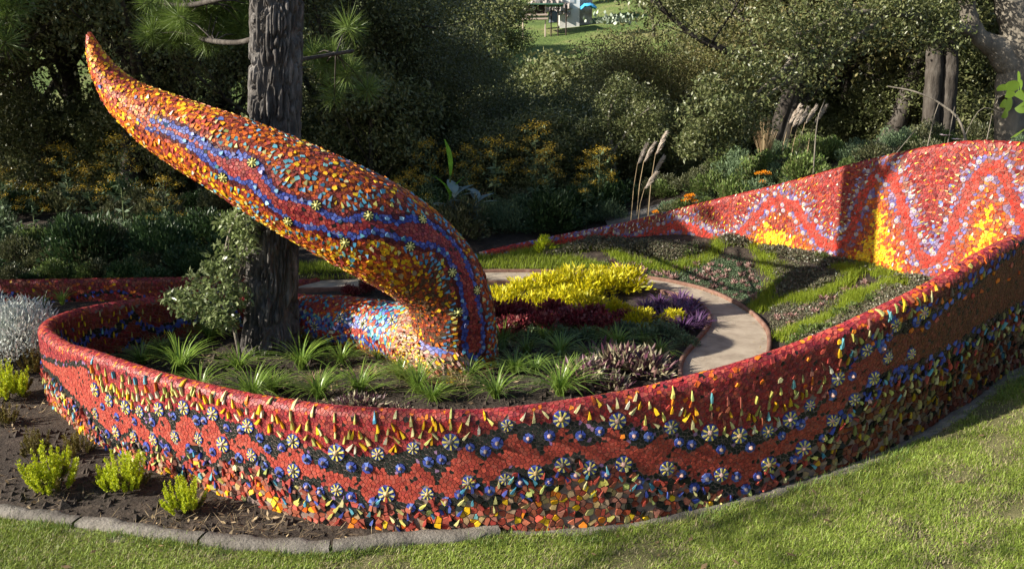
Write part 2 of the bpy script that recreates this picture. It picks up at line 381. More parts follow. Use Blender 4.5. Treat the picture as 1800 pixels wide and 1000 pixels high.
# ------------------------------------------------------------ near wall + loop + back wall = one mosaic wall
_uu = np.linspace(U_R - 1.5, U_L - .3, 400); _px = project(wsurf(_uu, np.full(400, .1)))[0]; _o = np.argsort(_px)
UX = lambda px: float(np.interp(px, _px[_o], _uu[_o]))
wall = empty('mosaic_wall', (0, 0, 0))
tag(wall, 'long red mosaic wall that sweeps down from the right and curls in a loop around the pine', 'mosaic wall')
V, F = wall_core(.0, UEND); link('wall_core', make_mesh('wall_core', V, F, M_GROUT, np.broadcast_to((.23, .165, .14), (len(F), 3)), True), wall)
SH = Shards(wsurf)
def poly_up(pts, q):
    r = np.array([q(a, b) for a, b in pts]); k = np.argsort(r[:, 0]); r = r[k]; return r[:, 0], np.abs(r[:, 1])
up_px = [(110, 612), (150, 650), (190, 690), (245, 735), (265, 757), (286, 731), (305, 753), (326, 730), (350, 752), (374, 740), (402, 770), (432, 762), (478, 797), (520, 787), (563, 818), (617, 837), (666, 816), (702, 834), (731, 813), (770, 833), (792, 812), (814, 789), (834, 792), (852, 804), (875, 790), (896, 764), (918, 775), (943, 786), (970, 778), (991, 753), (1006, 770), (1025, 780), (1055, 775), (1079, 753), (1098, 770), (1124, 782), (1150, 778), (1170, 764), (1190, 785), (1218, 790), (1240, 776), (1265, 792), (1300, 792), (1330, 778), (1380, 757), (1430, 725), (1462, 690), (1490, 655), (1520, 632), (1560, 600), (1620, 572), (1680, 530), (1740, 482), (1795, 435)]
lo_px = [(100, 660), (150, 715), (205, 765), (234, 758), (258, 790), (285, 770), (317, 800), (345, 775), (375, 808), (404, 790), (430, 812), (460, 800), (490, 830), (530, 838), (560, 842), (590, 866), (620, 858), (648, 878), (678, 855), (700, 874), (726, 881), (753, 856), (778, 866), (800, 871), (821, 834), (840, 842), (858, 848), (885, 828), (905, 822), (931, 826), (960, 818), (985, 806), (1015, 800), (1035, 812), (1052, 818), (1075, 806), (1100, 803), (1115, 815), (1134, 831), (1160, 822), (1185, 812), (1215, 835), (1250, 842), (1310, 848), (1355, 806), (1400, 788), (1440, 758), (1490, 706), (1540, 662), (1600, 640), (1680, 600), (1740, 560), (1795, 530)]
TU, TP = poly_up(up_px, qn); LU, LP = poly_up(lo_px, qn)
def sharpen(U, Pv, k=1.45, w=.32):      # zigzag about its own running mean
    m = np.array([Pv[np.abs(U - u) < w].mean() for u in U]); return m + (Pv - m) * k
TP, LP = sharpen(TU, TP), sharpen(LU, LP); top = lambda u: np.interp(u, TU, TP); bot = lambda u: np.interp(u, LU, LP)
uf = px = [(235, 684 - 5)]
fl_up = [(170, 684), (194, 704), (223, 716), (248, 723), (282, 718), (325, 716), (376, 725), (438, 747), (517, 774), (593, 793), (666, 796), (726, 787), (794, 774), (891, 748), (986, 735), (1086, 738), (1178, 748), (1248, 760), (1297, 765), (1349, 757), (1387, 735), (1423, 711), (1462, 738), (1501, 701), (1521, 614), (1574, 571), (1535, 663), (1472, 664), (1622, 549)]
fl_lo = [(170, 726), (206, 757), (236, 767), (272, 772), (309, 767), (350, 770), (394, 779), (445, 799), (517, 827), (592, 859), (680, 867), (751, 868), (823, 847), (889, 840), (940, 830), (989, 815), (1037, 821), (1096, 813), (1171, 823), (1411, 786), (1350, 815), (1268, 832), (1560, 628), (1601, 621)]
bud_up = [(182, 713), (207, 731), (238, 740), (270, 740), (306, 731), (347, 738), (360, 738), (400, 750), (424, 753), (459, 769), (473, 787), (496, 786), (542, 806), (570, 813), (619, 818), (646, 820), (705, 821), (755, 810), (777, 806), (826, 786), (875, 776), (855, 793), (928, 769), (965, 765), (1020, 764), (1054, 757), (1113, 764), (1141, 767), (1193, 777), (1215, 781), (1266, 788), (1319, 785), (1372, 764), (1460, 694), (1492, 733), (1526, 704), (1407, 745), (1550, 612), (1560, 592), (1608, 565), (1581, 650), (1496, 661), (1629, 570)]
bud_lo = [(190, 762), (224, 781), (260, 784), (296, 786), (333, 786), (376, 793), (422, 803), (466, 818), (491, 828), (541, 854), (564, 864), (617, 871), (634, 889), (658, 881), (722, 891), (785, 881), (806, 867), (862, 862), (916, 847), (965, 845), (1013, 832), (1064, 833), (1125, 843), (1197, 833), (1446, 769), (1394, 807), (1331, 837), (1292, 837), (1241, 840), (1220, 857), (1309, 859)]
FU = np.array([qn(*a) for a in fl_up]); FL = np.array([qn(*a) for a in fl_lo]); BU = np.array([qn(*a) for a in bud_up]); BL = np.array([qn(*a) for a in bud_lo])
allF = np.vstack([FU, FL]); allB = np.vstack([BU, BL])
def dist_to(C, Q):
    out = np.full(len(C), 9.0)
    for q in Q: out = np.minimum(out, np.hypot(C[:, 0] - q[0], C[:, 1] - q[1]))
    return out
fo = np.argsort(FU[:, 0]); FUs = FU[fo]
def black_top(u):      # upper edge of the dark band, runs through the flowers
    f = np.interp(u, FUs[:, 0], FUs[:, 1]); return np.minimum(top(u) - .045, f + .01)
def low_edge(u): return bot(u) + .055 + .015 * np.sin(u * 31)
def wh(u): return wi(u, WC[:, 2]) - 0.0   # height of rim above ground
def base_near(C):
    u, p = C[:, 0], C[:, 1]; n = len(C); col = mix(n, (CRIM, 1), (VERM, .12), (DARK, .015))
    far = sstep(UX(1520), UX(1720), u)                     # to the right the reds turn rust; painted shade follows below
    m = p < .085; col[m] = mix(m.sum(), (CRIM, 1.2), (ORAN, .16), (VERM, .5), (DARK, .05))
    m = (p >= black_top(u)) ; col[m] = mix(m.sum(), (DARK, 1), (PURP, .06)) * 1.8
    m = (p >= top(u)) & (p <= bot(u)); col[m] = mix(m.sum(), (VERM, 1), (DARK, .05))
    m2 = m & (u < UX(1560)); col[m2] = mix(m2.sum(), (RUST, 1), (VERM, .3), (DARK, .1))
    g = sstep(UX(1280), UX(1700), u)[:, None]; col = np.where((p > .09)[:, None], col * (1 - .68 * g) + g * .6 * np.array([.055, .03, .025]), col)  # face darkens to the right: its shade is put into the tile colour
    return col
H0 = lambda u: wi(u, WC[:, 2]) - wi(u, WC[:, 3]) - .05
# smooth tiles on the outer face and over the rim
f, n, c = voronoi(U_R - .5, U_L + .2, -.085, 1.45, .0245)
keep = (c[:, 1] < H0(c[:, 0])); low = c[:, 1] > low_edge(c[:, 0])
dF = dist_to(c, allF); keep &= ~low & (dF > .045)
own = np.repeat(np.arange(len(n)), n); f, n, c = f[keep[own]], n[keep], c[keep]
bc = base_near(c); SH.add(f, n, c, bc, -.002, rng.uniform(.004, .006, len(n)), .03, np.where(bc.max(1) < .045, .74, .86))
# rough tail of the wall below the dark band: chunky shards on bare grout
fade = lambda u: np.clip((u - 10.8) / 3, .0, 1)
f, n, c = voronoi(U_R - .5, U_L, .3, 1.45, .040, .5); dl = c[:, 1] - low_edge(c[:, 0]); keep = (dl > -.005) & (c[:, 1] < H0(c[:, 0]) + .02); own = np.repeat(np.arange(len(n)), n); f, n, c, dl = f[keep[own]], n[keep], c[keep], dl[keep]
col = mix(len(c), (TERR, 1.1), (VERM, .6), (YELL, .34), (LEMO, .1), (ORAN, .25), (SAND, .3), (TURQ, .03), (DARK, .15)); s_ = c[:, 0] < UX(1090); col[s_] = mix(s_.sum(), (TERR, 1), (SAND, .5), (YELL, .14), (RUST, 1), (LEMO, .1), (DARK, .4))
q_ = dl < .10; col[q_] = mix(q_.sum(), (TERR, .8), (VERM, .5), (DARK, 1.0), (LEMO, .12), (BLUE, .1)); gq = sstep(UX(1250), UX(1650), c[:, 0])[:, None]; col = col * (1 - .68 * gq); drop = rng.random(len(c)) < .10; k_ = ~drop; own = np.repeat(np.arange(len(n)), n)  # same shade painted into the chunky shards towards the right
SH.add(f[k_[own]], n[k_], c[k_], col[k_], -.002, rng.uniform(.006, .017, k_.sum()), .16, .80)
C = poisson(U_R - .5, U_L, .3, 1.2, .05, lambda u, p: (p > low_edge(u)) & (p < low_edge(u) + .13) & (p < H0(u)))
fl, fn = kites(C, -math.pi / 2 + .8 * np.sin(C[:, 0] * 24) + rng.normal(0, .15, len(C)), rng.uniform(.04, .06, len(C)), rng.uniform(.012, .02, len(C)), .7); SH.add(fl, fn, C, mix(len(C), (LEMO, .5), (BLUE, .35), (TURQ, .25), (VERM, .5)), -.002, rng.uniform(.016, .026, len(C)), .15, .95)
# grey mortar with dark pieces right under the band
# spikes: rows fanning out above the flower line
sp = []
for q in FUs:
    for a in np.linspace(-1.15, 1.15, 5): sp.append((q[0] + .105 * math.sin(a), q[1] - .105 * math.cos(a), -math.pi / 2 + a * .65, .055, 0))
    for a in np.linspace(-.7, .7, 3): sp.append((q[0] + .17 * math.sin(a), q[1] - .165 * math.cos(a), -math.pi / 2 + a * .55, .055, 1))
    sp.append((q[0] + .0, q[1] - .225, -math.pi / 2, .06, 2))
for a, b in zip(FUs[:-1], FUs[1:]):
    mu = (a[0] + b[0]) / 2; mp = (a[1] + b[1]) / 2
    if b[0] - a[0] > .12: sp += [(mu, mp - .03, -math.pi / 2, .055, 0), (mu - .03, mp - .115, -math.pi / 2 + .2, .05, 1), (mu + .04, mp - .125, -math.pi / 2 - .2, .05, 0), (mu, mp - .22, -math.pi / 2, .055, 2)]
sp = np.array(sp); sp[:, :2] += rng.normal(0, .004, (len(sp), 2)); ok = (sp[:, 1] > .03) & (sp[:, 1] < top(sp[:, 0]) - .02) & (dist_to(sp, FU) > .075)
sel = []; 
for i in np.nonzero(ok)[0]:
    if all((sp[i, 0] - sp[j, 0]) ** 2 + (sp[i, 1] - sp[j, 1]) ** 2 > .036 ** 2 for j in sel[-60:]): sel.append(i)
sp = sp[sel]; fl, fn = kites(sp[:, :2], sp[:, 2] + rng.normal(0, .05, len(sp)), sp[:, 3] * rng.uniform(.85, 1.15, len(sp)), rng.uniform(.010, .0165, len(sp)), .8)
col = mix(len(sp), (LEMO, 1), (YELL, .5), (CREA, .3)); m = sp[:, 4] == 2; col[m] = mix(m.sum(), (TURQ, .7), (LEMO, .8)); m = sp[:, 4] == 1; col[m] = mix(m.sum(), (YELL, .7), (LEMO, 1), (ORAN, .3))
m = sp[:, 0] < UX(1230); col[m] *= np.array([.55, .58, .55]); col[m] = np.where(rng.random((m.sum(), 1)) < .3, mix(m.sum(), (TERR, 1), (TURQ, .3)) * .7, col[m])  # right-hand spikes dimmed for the shade painted on this stretch
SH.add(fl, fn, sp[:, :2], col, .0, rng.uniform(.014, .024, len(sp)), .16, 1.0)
# loose yellow and orange accents near the rim on the right
C = poisson(U_R - .5, UX(1075), .0, .3, .09); fl, fn = chunks(C, rng.uniform(.014, .022, len(C))); SH.add(fl, fn, C, mix(len(C), (ORAN, 1), (VERM, 1), (YELL, .15), (LEMO, .12)), 0, rng.uniform(.01, .015, len(C)), .15, .95)
# slender shards all over the right part, dimmed to paint in its shade
C = poisson(U_R - .5, UX(1480), .12, 1.3, .075, lambda u, p: (p < H0(u)) & ((p < top(u) - .05) | (p > bot(u) + .02)))
fl, fn = kites(C, -math.pi / 2 + rng.normal(0, .25, len(C)), rng.uniform(.045, .07, len(C)), rng.uniform(.014, .022, len(C)), .6)
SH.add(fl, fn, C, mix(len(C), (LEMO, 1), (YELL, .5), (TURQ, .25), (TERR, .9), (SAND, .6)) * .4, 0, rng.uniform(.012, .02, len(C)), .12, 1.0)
C = poisson(U_R - .5, UX(1480), .1, 1.3, .05, lambda u, p: (p < H0(u)) & (((p > top(u) - .13) & (p < top(u))) | ((p > bot(u)) & (p < bot(u) + .1))))
fl, fn = chunks(C, .026); SH.add(fl, fn, C, mix(len(C), (BLUE, 1), (DARK, .4)), 0, .009, .1, .9)

# ---- inner face of the loop at the left
f, n, c = voronoi(U_L - 4.2, UEND - .1, -.9, -.087, .036); w = .18 * np.sin(c[:, 0] * 3.1) + .06 * np.sin(c[:, 0] * 9)
keep = (-c[:, 1] < wi(c[:, 0], WC[:, 2])); own = np.repeat(np.arange(len(n)), n); f, n, c, w = f[keep[own]], n[keep], c[keep], w[keep]
col = mix(len(c), (CRIM, 1), (RUST, .8)) * .7; p = -c[:, 1]
m = abs(p - .17 - abs(w)) < .05; col[m] = mix(m.sum(), (BLUE, 1), (DARK, 1.2)); m = abs(p - .42 - abs(w)) < .045; col[m] = mix(m.sum(), (BLUE, 1), (DARK, 1.2))
SH.add(f, n, c, col, -.002, rng.uniform(.004, .007, len(n)), .05, .87)
C = poisson(U_L - 3, UEND - .3, -.7, -.1, .07, lambda u, p: np.abs(-p - .3 - .18 * np.abs(np.sin(u * 3.1))) > .06)
fl, fn = kites(C, math.pi / 2 + rng.normal(0, .2, len(C)), rng.uniform(.04, .065, len(C)), rng.uniform(.012, .018, len(C))); SH.add(fl, fn, C, mix(len(C), (LEMO, .7), (YELL, .9), (TERR, 1), (TURQ, .4)) * .8, 0, .014, .1, 1.0)
# outer face of the back of the loop, seen only from elsewhere
f, n, c = voronoi(U_L, UEND - .1, -.085, .6, .045); keep = c[:, 1] < wi(c[:, 0], WC[:, 2]); own = np.repeat(np.arange(len(n)), n)
SH.add(f[keep[own]], n[keep], c[keep], mix(keep.sum(), (CRIM, 1), (RUST, .5), (YELL, .05)), -.002, .006, .05, .87)

# ---- inner face of the tall wall at the back right
LILA = [(.20, .13, .26), (.13, .10, .28), (.25, .17, .26), (.16, .09, .16)]
path_px = [(860, 440), (960, 432), (1040, 420), (1075, 418), (1110, 424), (1150, 408), (1190, 396), (1225, 404), (1245, 418), (1275, 424), (1300, 412), (1325, 385), (1345, 362), (1372, 352), (1400, 366), (1425, 405), (1450, 432), (1480, 430), (1500, 400), (1515, 350), (1535, 312), (1552, 298), (1572, 318), (1590, 370), (1605, 430), (1630, 462), (1650, 455), (1670, 415), (1690, 365), (1712, 318), (1735, 296), (1752, 290), (1768, 315), (1790, 370), (1815, 420)]
a = np.array([qb(*q) for q in path_px]); a = a[np.argsort(a[:, 0])]; a[:, 1] = -a[:, 1]
PU = np.linspace(a[0, 0], a[-1, 0] + 2.0, 900); PP = np.interp(PU, np.r_[a[:, 0], a[-1, 0] + np.array([.3, .6, 1.0, 1.4, 2.0])], np.r_[a[:, 1], .9, .4, .9, .4, .9]) + .018 * np.sin(PU * 55)
def dpath(u, p):
    best = np.full(len(u), 9.0); ang = np.zeros(len(u))
    for i in range(0, len(PU), 2):
        dx, dy = u - PU[i], p - PP[i]; d = np.hypot(dx, dy); m = d < best; best = np.where(m, d, best); ang = np.where(m, np.arctan2(dy, dx), ang)
    s = np.where(p < np.interp(u, PU, PP), -1, 1); return best * s, ang
Hb = lambda u: wi(u, WC[:, 2]) - wi(u, WC[:, 3])
f, n, c = voronoi(.05, U_BE, -1.95, .09, .036); keep = -c[:, 1] < Hb(c[:, 0]); own = np.repeat(np.arange(len(n)), n); f, n, c = f[keep[own]], n[keep], c[keep]
d, _ = dpath(c[:, 0], -c[:, 1]); col = mix(len(c), (VERM, 1), (CRIM, 1.3)); p = -c[:, 1]
jit = rng.normal(0, .03, len(c)); dj = d + jit; bell = sstep(3.2, 4.2, c[:, 0])
m = (dj < -.06) & (dj > -.2); col[m] = mix(m.sum(), (TERR, 1.4), (LBLU, .25), (CRIM, 1), (PURP, .4))
m = (d < -.045) & (dj > -.105); col[m] = mix(m.sum(), (LILA, 1), (CREA, .06), (TERR, .4))
m = (d > -.055) & (d < .055); col[m] = mix(m.sum(), (VERM, 1), ([(.62, .06, .04)], 1))
m = (d >= .055); col[m] = mix(m.sum(), (LILA, 1), (TERR, .4))
m = (dj > .105); col[m] = mix(m.sum(), (ORAN, 1), (TERR, .8), (VERM, .9))
m = (dj > .22); col[m] = mix(m.sum(), (ORAN, .6), (YELL, .8), (TERR, .2))
m = (dj > .32); col[m] = mix(m.sum(), (YELL, 1), (ORAN, .16))
q = qb(1372, 388); r = np.hypot(c[:, 0] - q[0], (p + q[1]) * 1.0) + jit; m = (r < .16) & (d > .08); col[m] = mix(m.sum(), (RUST, 1), (ORAN, .5), (CRIM, .6))
red = col[:, 0] > 3.2 * col[:, 1]; col[red] *= [.84, .66, .6]; SH.add(f, n, c, col, -.002, rng.uniform(.005, .009, len(n)), .08, .86)
C = poisson(.1, U_BE, -1.9, -.02, .058, lambda u, p: -p < Hb(u)); d, ang = dpath(C[:, 0], -C[:, 1])
m = (d < -.09) & (d > -.36) & (rng.random(len(C)) < .93); k3 = C[m]; aa = -ang[m] + rng.normal(0, .12, m.sum())
fl, fn = kites(k3, aa, rng.uniform(.035, .055, len(k3)), rng.uniform(.008, .013, len(k3)), .8); t = rng.random(len(k3)) < sstep(-.2, -.34, d[m])
col = mix(len(k3), (CREA, .5), (SAND, .5), (LEMO, .7), (YELL, .3)); col[t] = mix(t.sum(), (YELL, 1), (ORAN, 1)); SH.add(fl, fn, k3, col, 0, rng.uniform(.01, .016, len(k3)), .1, 1)
m = (d > .13); k3 = C[m]; fl, fn = kites(k3, -ang[m] * 0 + math.pi / 2 + rng.normal(0, .35, m.sum()), rng.uniform(.035, .055, len(k3)), rng.uniform(.014, .022, len(k3)), .8)
col = mix(len(k3), (YELL, 1), (ORAN, .6)); t = rng.random(len(k3)) < sstep(.3, .16, d[m]); col[t] = mix(t.sum(), (ORAN, 1), (VERM, .6), (CREA, .4)); SH.add(fl, fn, k3, col, 0, rng.uniform(.01, .016, len(k3)), .12, 1)
C = poisson(.3, U_BE, -1.9, -.03, .105, lambda u, p: -p < Hb(u)); d, ang = dpath(C[:, 0], -C[:, 1]); C = C[(d < -.34)]
fl, fn = kites(C, math.pi / 2 + rng.normal(0, .4, len(C)), rng.uniform(.022, .036, len(C)), rng.uniform(.013, .019, len(C)), .9); SH.add(fl, fn, C, mix(len(C), (YELL, 1), (ORAN, .7), (CREA, .6), (LEMO, .3)), 0, .011, .1, 1)
# outer face of the tall wall (towards the back garden)
f, n, c = voronoi(.05, U_BE + 3, .088, 1.4, .07); keep = c[:, 1] < Hb(c[:, 0]); own = np.repeat(np.arange(len(n)), n)
SH.add(f[keep[own]], n[keep], c[keep], mix(keep.sum(), (CRIM, 1), (VERM, .6), (YELL, .05)), -.002, .006, .05, .87)
f, n, c = voronoi(U_BE, UX(1600), -1.7, -.088, .07); keep = -c[:, 1] < Hb(c[:, 0]); own = np.repeat(np.arange(len(n)), n)
SH.add(f[keep[own]], n[keep], c[keep], mix(keep.sum(), (CRIM, 1), (VERM, .6), (YELL, .2)), -.002, .006, .05, .87)
SH.emit(wall, M_TILE)

# ---- flowers and buds: one built, the rest copied
def rosette(kind, cen):
    g = Geo()
    def wedge(a, r0, r1, w0, w1, z0, z1, col):
        ca, sa = math.cos(a), math.sin(a); P = [(r0, -w0), (r1, -w1), (r1, w1), (r0, w0)]
        q = [(x * ca - y * sa, x * sa + y * ca) for x, y in P]; V = [(x, y, -.004) for x, y in q] + [(x, y, z) for (x, y), z in zip(q, (z0, z1, z1, z0))]
        g.add(V, [[4, 5, 6, 7], [0, 1, 5, 4], [1, 2, 6, 5], [2, 3, 7, 6], [3, 0, 4, 7]], col)
    if kind == 'flower':
        for i in range(8):
            a = i * math.pi / 4 + random.uniform(-.06, .06)
            wedge(a + math.pi / 8, .018, .05, .007, .0165, .010, .008, random.choice(BLUE)); wedge(a, .021, .048, .0035, .0058, .016, .014, random.choice(LEMO[:2] + [(.8, .62, .12)]))
        R, hh = .021, .026
    else:
        for i in range(6): wedge(i * math.pi / 3 + random.uniform(-.15, .15), .012, .036, .007, .016, .012, .008, random.choice(BLUE + LBLU[:1]))
        R, hh = .017, .034
    n = 8; rings = []
    for z, r in ((0, 1.0), (.45, .95), (.8, .65), (1.0, .25)): rings.append([(R * r * random.uniform(.85, 1.15) * math.cos(t), R * r * random.uniform(.85, 1.15) * math.sin(t), hh * z) for t in np.arange(n) * 2 * math.pi / n])
    V = [v for r in rings for v in r]; g.add(V, [[i * n + j, i * n + (j + 1) % n, (i + 1) * n + (j + 1) % n, (i + 1) * n + j] for i in range(3) for j in range(n)], cen); g.add(V[-n:] + [(0, 0, hh * 1.05)], [[j, (j + 1) % n, n] for j in range(n)], cen)
    return g
FM = [rosette('flower', c).mesh('mosaic_flower', M_TILE) for c in (PINK[0], SAND[0], (.2, .17, .14), PINK[1], (.12, .09, .07), SAND[2], (.3, .2, .16))]
BM = [rosette('bud', c).mesh('mosaic_bud', M_TILE) for c in (PINK[0], (.12, .09, .1), (.3, .2, .14), (.16, .12, .1), PINK[1], (.08, .07, .08))]
def place_on(surf, name, me, u, p, parent, scale=1.0, e=.01):
    P = surf(np.array([u]), np.array([p]), 0.004)[0]; a = surf(np.array([u + e]), np.array([p]), .004)[0] - P; b = surf(np.array([u]), np.array([p + e]), .004)[0] - P
    n = surf(np.array([u]), np.array([p]), .05)[0] - P; n /= np.linalg.norm(n); a -= n * (a @ n); a /= np.linalg.norm(a); b = np.cross(n, a)
    t = rng.uniform(0, 6.28); a, b = a * math.cos(t) + b * math.sin(t), b * math.cos(t) - a * math.sin(t)
    o = link(name, me, parent); M = Matrix([[a[i] * scale, b[i] * scale, n[i] * scale, P[i]] for i in range(3)] + [[0, 0, 0, 1]]); o.matrix_world = M; return o
for q in allF: place_on(wsurf, 'mosaic_flower', FM[rng.integers(7)], q[0], q[1], wall, rng.uniform(.68, 1.05))
for q in allB: place_on(wsurf, 'mosaic_bud', BM[rng.integers(6)], q[0], q[1], wall, rng.uniform(.72, .98))
FWm = rosette('flower', (.4, .35, .3)); FWm.col = [np.where(c[:, 2:3] > c[:, :1], np.array([[.25, .22, .42]]), np.array([[.50, .44, .28]])) for c in FWm.col]; FWm = FWm.mesh('mosaic_flower', M_TILE)
s0 = 1.6
while s0 < U_BE:      # pale flowers along both edges of the red band
    i = np.argmin(abs(PU - s0)); t = np.array([PU[min(i + 2, 899)] - PU[max(i - 2, 0)], PP[min(i + 2, 899)] - PP[max(i - 2, 0)]]); t /= np.linalg.norm(t); nn = np.array([t[1], -t[0]])
    for sgn, dd in ((1, .105), (-1, .1)):
        q = np.array([PU[i], PP[i]]) + nn * dd * sgn
        if .06 < q[1] < Hb(q[0]) - .1: place_on(wsurf, 'mosaic_flower', FWm, q[0], -q[1], wall, .55)
    s0 += .17 * abs(t[0]) + .015
# ------------------------------------------------------------ swept bodies: rising tail and the tube on the ground
def sweep(ctrl, ref=(0, -1, 0), step=.02):
    C = catmull(np.array(ctrl), 16); L = np.r_[0, np.cumsum(np.linalg.norm(np.diff(C[:, :3], axis=0), axis=1))]
    s = np.arange(0, L[-1], step); A = np.stack([np.interp(s, L, C[:, k]) for k in range(4)], 1)
    T = np.gradient(A[:, :3], axis=0); T /= np.linalg.norm(T, axis=1)[:, None]; ref = np.array(ref, float)
    N1 = ref - T * (T @ ref)[:, None]; N1 /= np.linalg.norm(N1, axis=1)[:, None]; N2 = np.cross(T, N1)
    def surf(u, x, h=0.0):
        u = np.asarray(u, float); g = lambda a: np.interp(u, s, a); r = g(A[:, 3]); th = np.asarray(x, float) / np.maximum(r, .02)
        n = np.stack([np.cos(th) * g(N1[:, i]) + np.sin(th) * g(N2[:, i]) for i in range(3)], -1)
        return np.stack([g(A[:, i]) for i in range(3)], -1) + n * (r + h)[..., None] if np.ndim(h) else np.stack([g(A[:, i]) for i in range(3)], -1) + n * (r + h)[..., None]
    return surf, s[-1], (lambda u: np.interp(u, s, A[:, 3])), s, A
def body_core(surf, L, rad, n=48):
    us = np.arange(0, L, .05); th = np.linspace(-math.pi, math.pi, n, endpoint=False)
    V = np.stack([surf(us, t * rad(us)) for t in th], 1).reshape(-1, 3); i, j = np.meshgrid(np.arange(len(us) - 1), np.arange(n), indexing='ij')
    F = np.stack([i * n + j, i * n + (j + 1) % n, (i + 1) * n + (j + 1) % n, (i + 1) * n + j], -1).reshape(-1, 4)
    return V, F
def ctr(px, py, Y, hw):
    p = at_y(px, py, Y); f = project(p)[2]; return (p[0], p[1], p[2], hw * f / FPX)
TAIL = [ctr(157, 57, 7.7, 3), ctr(161, 76, 7.7, 9), ctr(172, 105, 7.7, 17), ctr(190, 136, 7.7, 25), ctr(228, 178, 7.68, 38), ctr(300, 223, 7.62, 55), ctr(427, 284, 7.5, 72),
        ctr(540, 342, 7.44, 83), ctr(660, 404, 7.48, 87), ctr(745, 462, 7.64, 80), ctr(790, 525, 7.72, 72), (-.54, 7.76, .10, .40), (-.54, 7.76, -.25, .41)]
tsurf, TL, trad, ts_, TA = sweep(TAIL)
tail = empty('serpent_tail', (-.60, 8.42, 0)); tag(tail, 'giant mosaic serpent tail rising past the pine to an orange tip', 'sculpture')
tail.location = (0, 0, 0)
V, F = body_core(tsurf, TL, trad); link('tail_core', make_mesh('tail_core', V, F, M_GROUT, np.broadcast_to((.10, .03, .022), (len(F), 3)), True), tail)
ST = Shards(tsurf)
th = np.linspace(-1.5, 1.5, 121); uu = np.linspace(0, TL, 700); U_, T_ = np.meshgrid(uu, th); X_ = T_ * trad(U_); PT = tsurf(U_.ravel(), X_.ravel()); tx, ty, _ = project(PT)
def qt(px, py): k = np.argmin((tx - px) ** 2 + (ty - py) ** 2); return U_.ravel()[k], X_.ravel()[k]
core_px = [(250, 218, 1), (282, 221, 2), (323, 237, 3), (357, 262, 3), (378, 279, 6), (400, 291, 13), (425, 297, 17), (442, 304, 15), (456, 320, 8), (473, 340, 7), (488, 356, 9), (519, 373, 17), (544, 380, 16), (570, 391, 9), (595, 400, 8),
           (620, 400, 9), (651, 393, 8), (680, 400, 7), (702, 405, 8), (736, 406, 17), (763, 413, 14), (790, 436, 10), (808, 464, 12), (819, 500, 10), (829, 541, 11), (834, 575, 13), (834, 610, 13)]
a = np.array([(*qt(x, y), w) for x, y, w in core_px]); f = project(tsurf(a[:, 0], a[:, 1]))[2]; a[:, 2] *= f / FPX
CU = np.linspace(0, 1, len(a)); tt = np.linspace(0, 1, 700); CL = np.stack([np.interp(tt, CU, a[:, k]) for k in range(3)], 1)
def dcore(u, x):
    best = np.full(len(u), 9.0); w = np.zeros(len(u)); an = np.zeros(len(u)); sg = np.zeros(len(u)); T = np.gradient(CL[:, :2], axis=0)
    for i in range(0, 700, 3):
        dx, dy = u - CL[i, 0], x - CL[i, 1]; d = np.hypot(dx, dy); m = d < best; best = np.where(m, d, best); w = np.where(m, CL[i, 2], w); an = np.where(m, np.arctan2(dy, dx), an)
        sg = np.where(m, np.sign(T[i, 0] * dy - T[i, 1] * dx), sg)
    return best - w, an, sg
# which side of the band is the upper one on this surface
up_sign = np.sign(dcore(np.array([qt(560, 300)[0]]), np.array([qt(560, 300)[1]]))[2][0])
f, n, c = voronoi(.0, TL, -1.5, 1.5, .029, .5); keep = (abs(c[:, 1]) < math.pi * trad(c[:, 0])) & (c[:, 0] > .01); own = np.repeat(np.arange(len(n)), n); f, n, c = f[keep[own]], n[keep], c[keep]
d, an, sg = dcore(c[:, 0], c[:, 1]); sg = sg * up_sign; s = c[:, 0]; dj = d + rng.normal(0, .012, len(c))
col = mix(len(c), (RUST, 1.6), (VERM, .7), (ORAN, .9), ([(.12, .03, .02)], .4), (TURQ, .12)); blue_on = sstep(.7, 1.3, s)
m = (sg < 0) & (d > .09); col[m] = mix(m.sum(), (RUST, .8), (ORAN, 1), (VERM, .5), (YELL, .6))
m = s < 1.5; col[m] = mix(m.sum(), (VERM, .8), (RUST, .6), (ORAN, 1.4), (YELL, .5))
m = (s > TL - 1.45) & (sg < 0) & (d > .1); col[m] = mix(m.sum(), ([(.10, .05, .03)], 1), (RUST, .8), (ORAN, .35), (YELL, .15))  # underside near the foot: shade painted in as dark brown tiles
m = (d < .078) & (rng.random(len(c)) < blue_on); col[m] = mix(m.sum(), ([(.07, .008, .012), (.11, .01, .015)], 1))
m = (d < .052) & (rng.random(len(c)) < blue_on); col[m] = mix(m.sum(), (BLUE, 1), (LBLU, .12))
m = (d < 0) & (s > 1.0); col[m] = mix(m.sum(), (CRIM, 1), (VERM, .4), (DARK, .05))
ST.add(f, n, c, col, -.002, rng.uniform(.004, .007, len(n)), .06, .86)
# raised triangular pale blue shards riding on the blue borders
C = poisson(1.2, TL, -1.3, 1.3, .06); d, an, sg = dcore(C[:, 0], C[:, 1]); C = C[(d > .008) & (d < .05)]
fl, fn = kites(C, rng.uniform(0, 6.28, len(C)), .036, .03, .6); ST.add(fl, fn, C, mix(len(C), ([(.22, .4, .55)], 1), (LBLU, .8), (TURQ, .6)), 0, rng.uniform(.011, .017, len(C)), .25, 1)
